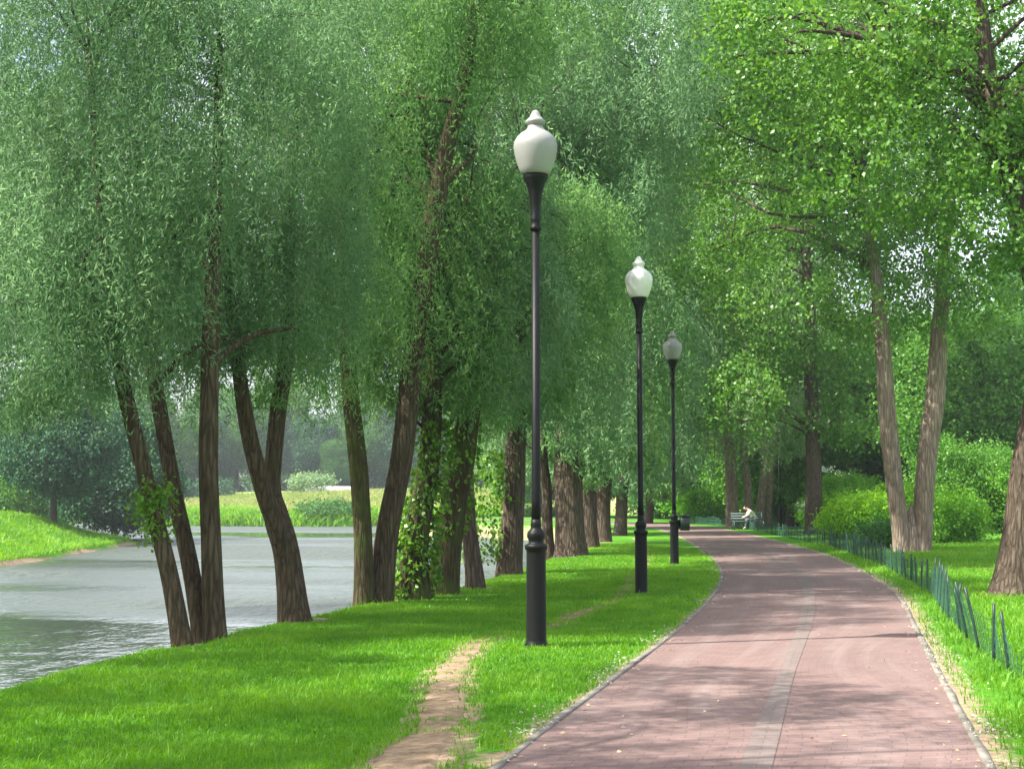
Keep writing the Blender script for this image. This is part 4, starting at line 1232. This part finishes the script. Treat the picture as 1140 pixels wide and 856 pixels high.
# ------------------------------------------------------------------ woodland behind: several kinds copied and turned
def proto(name, label, cat, group, h, rad, leafmat, twigs, L, gap=0.42, low=0.18, seed=0):
    root = empty(name, (0, 0, 0)); tag(root, label, cat, group)
    T = [np.array(v, float) for v in [(0, 0, -0.2), (0.1, 0, h * 0.2), (-0.1, 0.1, h * 0.45), (0.05, 0, h * 0.8)]]
    P2, R2 = trunk_tube(T, [h * 0.026, h * 0.021, h * 0.016, h * 0.005], n=16)
    V, Fq = tube(P2, R2, 10, 0.05)
    mesh_obj('trunk', V, Fq, M['bark_far'], root, True)
    bl = [((0, 0, h * (low + 0.30)), (rad, rad, h * 0.24)), ((rad * .25, 0, h * (low + 0.52)), (rad * .8, rad * .8, h * 0.24)), ((-rad * .4, rad * .2, h * (low + .2)), (rad * .75, rad * .7, h * 0.16)), ((rad * .5, -rad * .3, h * (low + .15)), (rad * .6, rad * .6, h * 0.13))]
    cr, A = broad_crown([(np.array(c_), np.array(r_)) for c_, r_ in bl], twigs, 14, L, L * 0.7, (0.5, 1.4), gap, 0.35)
    mesh_obj('crown', cr[0], cr[1], leafmat, root, False, cr[2])
    return root


def dup(root, loc, rz, sc, label=None):
    r_ = root.copy(); COL.objects.link(r_)
    r_.location = loc; r_.rotation_euler = (0, 0, rz); r_.scale = (sc, sc, sc)
    if label: r_['label'] = label
    for ch in list(root.children):
        c_ = ch.copy(); COL.objects.link(c_); c_.parent = r_
    return r_


WG = 'woodland trees beyond the fence'
pA = proto('broadleaf_tree', 'mid green woodland tree', 'tree', WG, 15, 4.6, M['wood'], 5200, 0.22)
pB = proto('broadleaf_tree', 'bright green woodland tree', 'tree', WG, 12, 4.2, M['poplar2'], 5600, 0.18, 0.42, 0.1)
pC = proto('dark_tree', 'dark blue green tree', 'tree', WG, 12, 4.6, M['shade'], 5000, 0.24, 0.36, 0.2)
spots = []
far = [  # proto, px, distance, scale, label
    (pB, 1090, 74, 1.15, 'bright sunlit tree behind the fence between the V shaped poplar and the massive trunk'),
    (pB, 1000, 80, 1.2, 'bright woodland tree directly behind the V shaped poplar'),
    (pB, 1150, 72, 1.1, 'woodland tree at the view edge behind the massive trunk'),
    (pB, 945, 86, 1.0, 'woodland tree behind the yellow green bush'),
    (pB, 1055, 90, 1.3, 'tall woodland tree deep behind the V shaped poplar'),
    (pB, 880, 84, 1.1, 'tall woodland tree behind the dark straight trunk'),
    (pA, 800, 112, 1.2, 'deep green tree behind the willow clump, left half'),
    (pB, 850, 118, 1.2, 'deep green tree behind the willow clump, right half'),
    (pB, 1020, 92, 1.3, 'far tree filling the gap inside the V shaped poplar'),
    (pB, 1110, 88, 1.3, 'far tree above the light feathery bush'),
    (pC, 760, 128, 1.2, 'dark tree straight beyond the litter bin'),
    (pA, 720, 134, 1.3, 'green tree straight beyond the bend of the path'),
    (pC, 690, 122, 1.1, 'dark tree beyond the far lamp post'),
    (pA, 650, 128, 1.2, 'green tree far behind the broad willow trunk'),
    (pB, 600, 132, 1.2, 'green tree far behind the nearest lamp post'),
    (pA, 1190, 80, 1.3, 'woodland tree just outside the fence side border of the view'),
]
first = {id(pA): True, id(pB): True, id(pC): True}


def place(pr, px, dist, sc, lab, group=None, zoff=0.0, rz=None):
    b = D(px, 560, dist); b[2] = Z(b[0], b[1]) - 0.1 + zoff
    rz = rng.uniform(0, 6.28) if rz is None else rz
    if first[id(pr)]:
        first[id(pr)] = False
        pr.location = b; pr.rotation_euler = (0, 0, rz); pr.scale = (sc, sc, sc); pr['label'] = lab; r_ = pr
    else:
        r_ = dup(pr, b, rz, sc, lab)
    if group: r_['group'] = group
    return r_


for a in far:
    place(*a)
FG = 'trees on the far bank'
farl = [
    (pC, 128, 88, 0.85, 'dark blue green tree behind the tip of the grassy headland'),
    (pC, 60, 78, 0.72, 'dark tree growing on the crest of the grassy headland'),
    (pB, 8, 96, 0.8, 'bright green tree at the view edge on the headland'),
    (pB, -30, 120, 1.0, 'tree behind the bright one at the river view edge'),
    (pA, 20, 215, 1.22, 'far bank tree behind the bright headland tree'), (pC, 95, 225, 1.22, 'far bank tree over the headland crest'),
    (pA, 165, 220, 1.34, 'far bank tree between the first two willow trunks'), (pC, 215, 228, 1.22, 'far bank tree beside the upright willow stem'),
    (pA, 262, 232, 1.22, 'far bank tree at the near edge of the tan meadow'), (pA, 235, 250, 1.45, 'green far bank tree between the upright stem and the stout willow'),
    (pC, 345, 236, 1.12, 'far bank tree above the tan meadow'), (pA, 375, 232, 0.62, 'small pale far bank tree above the tan meadow'),
    (pA, 415, 238, 1.22, 'far bank tree seen between the leaning pair of trunks'), (pA, 310, 262, 1.56, 'tall far bank tree behind the stout willow'),
    (pA, 130, 255, 1.56, 'tall far bank tree over the headland tip'), (pA, 400, 270, 1.56, 'tall far bank tree behind the slim willow'),
    (pC, 470, 236, 1.45, 'far bank tree behind the ivy clad trunk'), (pA, 530, 236, 1.45, 'far bank tree behind the narrow willow trunk'),
    (pA, 50, 260, 1.56, 'tall far bank tree behind the headland')]
for a in farl:
    place(*a, group=FG)


# ------------------------------------------------------------------ bushes
def bush(name, label, px, d, w, h, mat, n_, L, cat='bush', group=None, flowers=None, lobes=7, z0=0):
    b = D(px, 570, d); b[2] = Z(b[0], b[1]) + z0
    root = empty(name, b); tag(root, label, cat, group)
    bl = [(b + np.array([0, 0, h * 0.45]), np.array([w * .42, w * .38, h * .45]))]
    for q in range(lobes):
        a = rng.uniform(0, 6.28)
        bl.append((b + np.array([math.cos(a) * w * .3, math.sin(a) * w * .25, h * rng.uniform(.25, .72)]), np.array([w * .22, w * .22, h * rng.uniform(.2, .42)])))
    (cv, cf, ct), A = broad_crown(bl, int(n_ * 1.1), 12, L, L * .6, (0.2, 0.65), 0.45, 0.9)
    mesh_obj('foliage', cv, cf, mat, root, False, ct)
    ac = Acc()
    for q in range(9):
        e = A[rng.integers(0, len(A))]
        ac.add(*tube(np.array([b + (rng.normal() * .06, rng.normal() * .06, -0.05), (b + e) / 2 + (0, 0, .1 * h), e]), np.array([0.025, 0.018, 0.006]) * max(1, h / 1.5), 6, cap=False))
    mesh_obj('stems', *ac.get(), M['bark_far'], root, True)
    if flowers:
        for q in range(flowers):
            e = A[rng.integers(0, len(A))]
            e = e + norm(e - b) * 0.12 * h + (0, 0, 0.15 * h)
            nb = 60
            B = e + rng.normal(size=(nb, 3)) * np.array([.22, .2, .1]); Dr = norm(rng.normal(size=(nb, 3)))
            fv, ff, ft = leaf_quads(B, Dr, np.full(nb, .12), np.full(nb, .10), rng.random(nb))
            mesh_obj('blossom', fv, ff, M['petal'], root, False, ft)
    return root


BG = 'shrubs in the woodland edge'
bush('bush', 'glowing yellow green bush next to the V shaped poplar on its path side', 962, 54, 3.4, 1.9, M['yellow'], 1300, 0.12, group=BG)
bush('bush', 'low fresh green bush in front of the white flowering shrub', 942, 64, 3.0, 1.9, M['bush'], 900, 0.14, group=BG)
bush('flowering_bush', 'green shrub with white blossom heads behind the dark straight trunk', 938, 68, 4.2, 3.0, M['bush'], 1000, 0.16, group=BG, flowers=5)
bush('bush', 'light feathery bush filling the space before the massive trunk', 1085, 53, 4.6, 3.9, M['poplar2'], 2400, 0.11, group=BG)
bush('bush', 'small dark leafy bush tucked against the foot of the V shaped poplar', 985, 43, 1.7, 0.9, M['wood'], 400, 0.09, group=BG)
bush('bush', 'rounded mid green bush beside the light feathery one', 1048, 49, 2.8, 1.9, M['bush'], 1000, 0.12, group=BG)
bush('bush', 'bright bush glowing between the lamp post and the willow clump', 866, 96, 4.0, 2.6, M['yellow'], 600, 0.2, group=BG)
bush('bush', 'mid green bush beyond the path, straight behind the litter bin', 785, 100, 8, 4.0, M['bush'], 900, 0.26, group=BG)
bush('bush', 'low green thicket on the outer side of the path bend', 735, 116, 9, 3.4, M['wood'], 900, 0.28, group=BG)
bush('bush', 'spreading green undergrowth behind the V shaped poplar', 1010, 62, 5.0, 2.6, M['bush'], 900, 0.15, group=BG)
bush('bush', 'green undergrowth around the foot of the dark straight trunk', 925, 76, 3.6, 2.0, M['bush'], 800, 0.17, group=BG)
bush('bush', 'tall undergrowth shrub at the view edge past the massive trunk', 1150, 52, 5.0, 3.0, M['bush'], 900, 0.12, group=BG)
bush('bush', 'dense undergrowth shrub between the dark trunk and the lamp post', 886, 88, 3.4, 2.4, M['wood'], 800, 0.22, group=BG)
bush('reed_clump', 'dark green waterside bush in front of the tan meadow', 372, 137, 7.0, 1.7, M['wood'], 400, 0.3, group='waterside bushes')
bush('bush', 'pale round bush on top of the tan meadow', 345, 205, 7.0, 2.6, M['pale'], 300, 0.4, group='waterside bushes')
# long low hedge on the far bank
ac = Acc()
bl = [(np.array([x_, 205 + 2 * math.sin(x_), Z(x_, 205) + 1.0]), np.array([4.5, 2.0, 1.8])) for x_ in range(-130, -40, 6)]
(cv, cf, ct), A = broad_crown(bl, 2600, 12, 0.4, 0.3, (0.2, 0.6), 0.3, 0.5)
tag(mesh_obj('hedge', cv, cf, M['shade'], None, False, ct), 'long dark hedge on the far bank behind the headland', 'hedge')
bl = [(np.array([x_, 240 + 3 * math.sin(x_ * 1.7), Z(x_, 240) + 1.6]), np.array([6.0, 3.0, 2.4 + math.sin(x_ * 2.3)])) for x_ in range(-96, 16, 7)]
(cv, cf, ct), A = broad_crown(bl, 3400, 12, 0.5, 0.38, (0.2, 0.8), 0.3, 0.4)
tag(mesh_obj('hedge', cv, cf, M['wood'], None, False, ct), 'uneven green hedgerow closing the far side of the tan meadow', 'hedge')
# pale road edge on top of the meadow
rz_ = Z(-29, 198)
V, Fq = box((-26.5, 203, rz_ + 0.55), (9.0, 0.4, 1.1))
tag(mesh_obj('low_wall', V, Fq, M['white']), 'low white wall at the top of the tan meadow', 'wall')

# ------------------------------------------------------------------ details: leaf litter and fluff on the path, dandelion heads in the lawn
nl = 260
yy = 7.5 * (40 / 7.5) ** rng.random(nl); fr = rng.random(nl)
fr = np.where(rng.random(nl) < 0.55, np.where(rng.random(nl) < .5, fr * 0.08, 1 - fr * 0.08), fr)
xl = np.interp(yy, LEs[:, 1][:NI], LEs[:, 0][:NI]); xr_ = np.interp(yy, REs[:, 1][:NI], REs[:, 0][:NI])
B = np.column_stack([xl * (1 - fr) + xr_ * fr, yy, np.full(nl, 0.014)])
a = rng.uniform(0, 6.28, nl)
Dr = np.column_stack([np.cos(a), np.sin(a), rng.uniform(0, .25, nl)])
v_, f_, t_ = leaf_quads(B, norm(Dr), rng.uniform(.02, .05, nl), rng.uniform(.012, .025, nl), rng.random(nl))
v_[:, 2] = np.maximum(v_[:, 2], 0.010)
M['litter'] = leaf_mat('dry_litter', (0.20, 0.14, 0.06), (0.42, 0.34, 0.2), (0.6, 0.55, 0.42), 0.1, 0.9)
tag(mesh_obj('leaf_litter', v_, f_, M['litter'], None, False, t_), 'dry leaf litter scattered over the red path', 'litter', kind='stuff')

M['fluff'] = leaf_mat('fluff', (0.30, 0.28, 0.22), (0.42, 0.40, 0.33), (0.55, 0.53, 0.46), 0.3, 0.9)
# pale poplar fluff caught along both borders of the path
nf = 3600
yy = 7.3 * (42 / 7.3) ** rng.random(nf); side = rng.random(nf) < 0.5
off = np.abs(rng.normal(size=nf)) * 0.17
xx = np.where(side, np.interp(yy, LEs[:, 1][:NI], LEs[:, 0][:NI]) - off, np.interp(yy, REs[:, 1][:NI], REs[:, 0][:NI]) + off)
kk = vnoise(np.column_stack([xx, yy, np.zeros(nf)]), 1.4) > 0.45
xx, yy = xx[kk], yy[kk]
B = np.column_stack([xx, yy, np.maximum(height(xx, yy), 0.0) + rng.uniform(0.015, 0.04, len(xx))])
v_, f_, t_ = leaf_quads(B, norm(rng.normal(size=(len(xx), 3)) * np.array([1, 1, .3])), rng.uniform(.012, .035, len(xx)), rng.uniform(.01, .02, len(xx)), rng.random(len(xx)))
tag(mesh_obj('poplar_fluff', v_, f_, M['fluff'], None, False, t_), 'pale poplar fluff caught in the grass along the path borders', 'fluff', kind='stuff')

# ------------------------------------------------------------------ summer haze in the air
hm = bpy.data.materials.new('haze')
t, n, l = nt(hm)
pv = n.new('ShaderNodeVolumePrincipled'); pv.inputs['Color'].default_value = (0.86, 0.92, 1.0, 1); pv.inputs['Density'].default_value = 0.0004
pv.inputs['Anisotropy'].default_value = 0.2
o = n.new('ShaderNodeOutputMaterial'); l.new(pv.outputs[0], o.inputs['Volume'])
V, Fq = box((0, 420, 17.5), (1240, 1000, 42))
hz = tag(mesh_obj('haze', V, Fq, hm), kind='stuff')
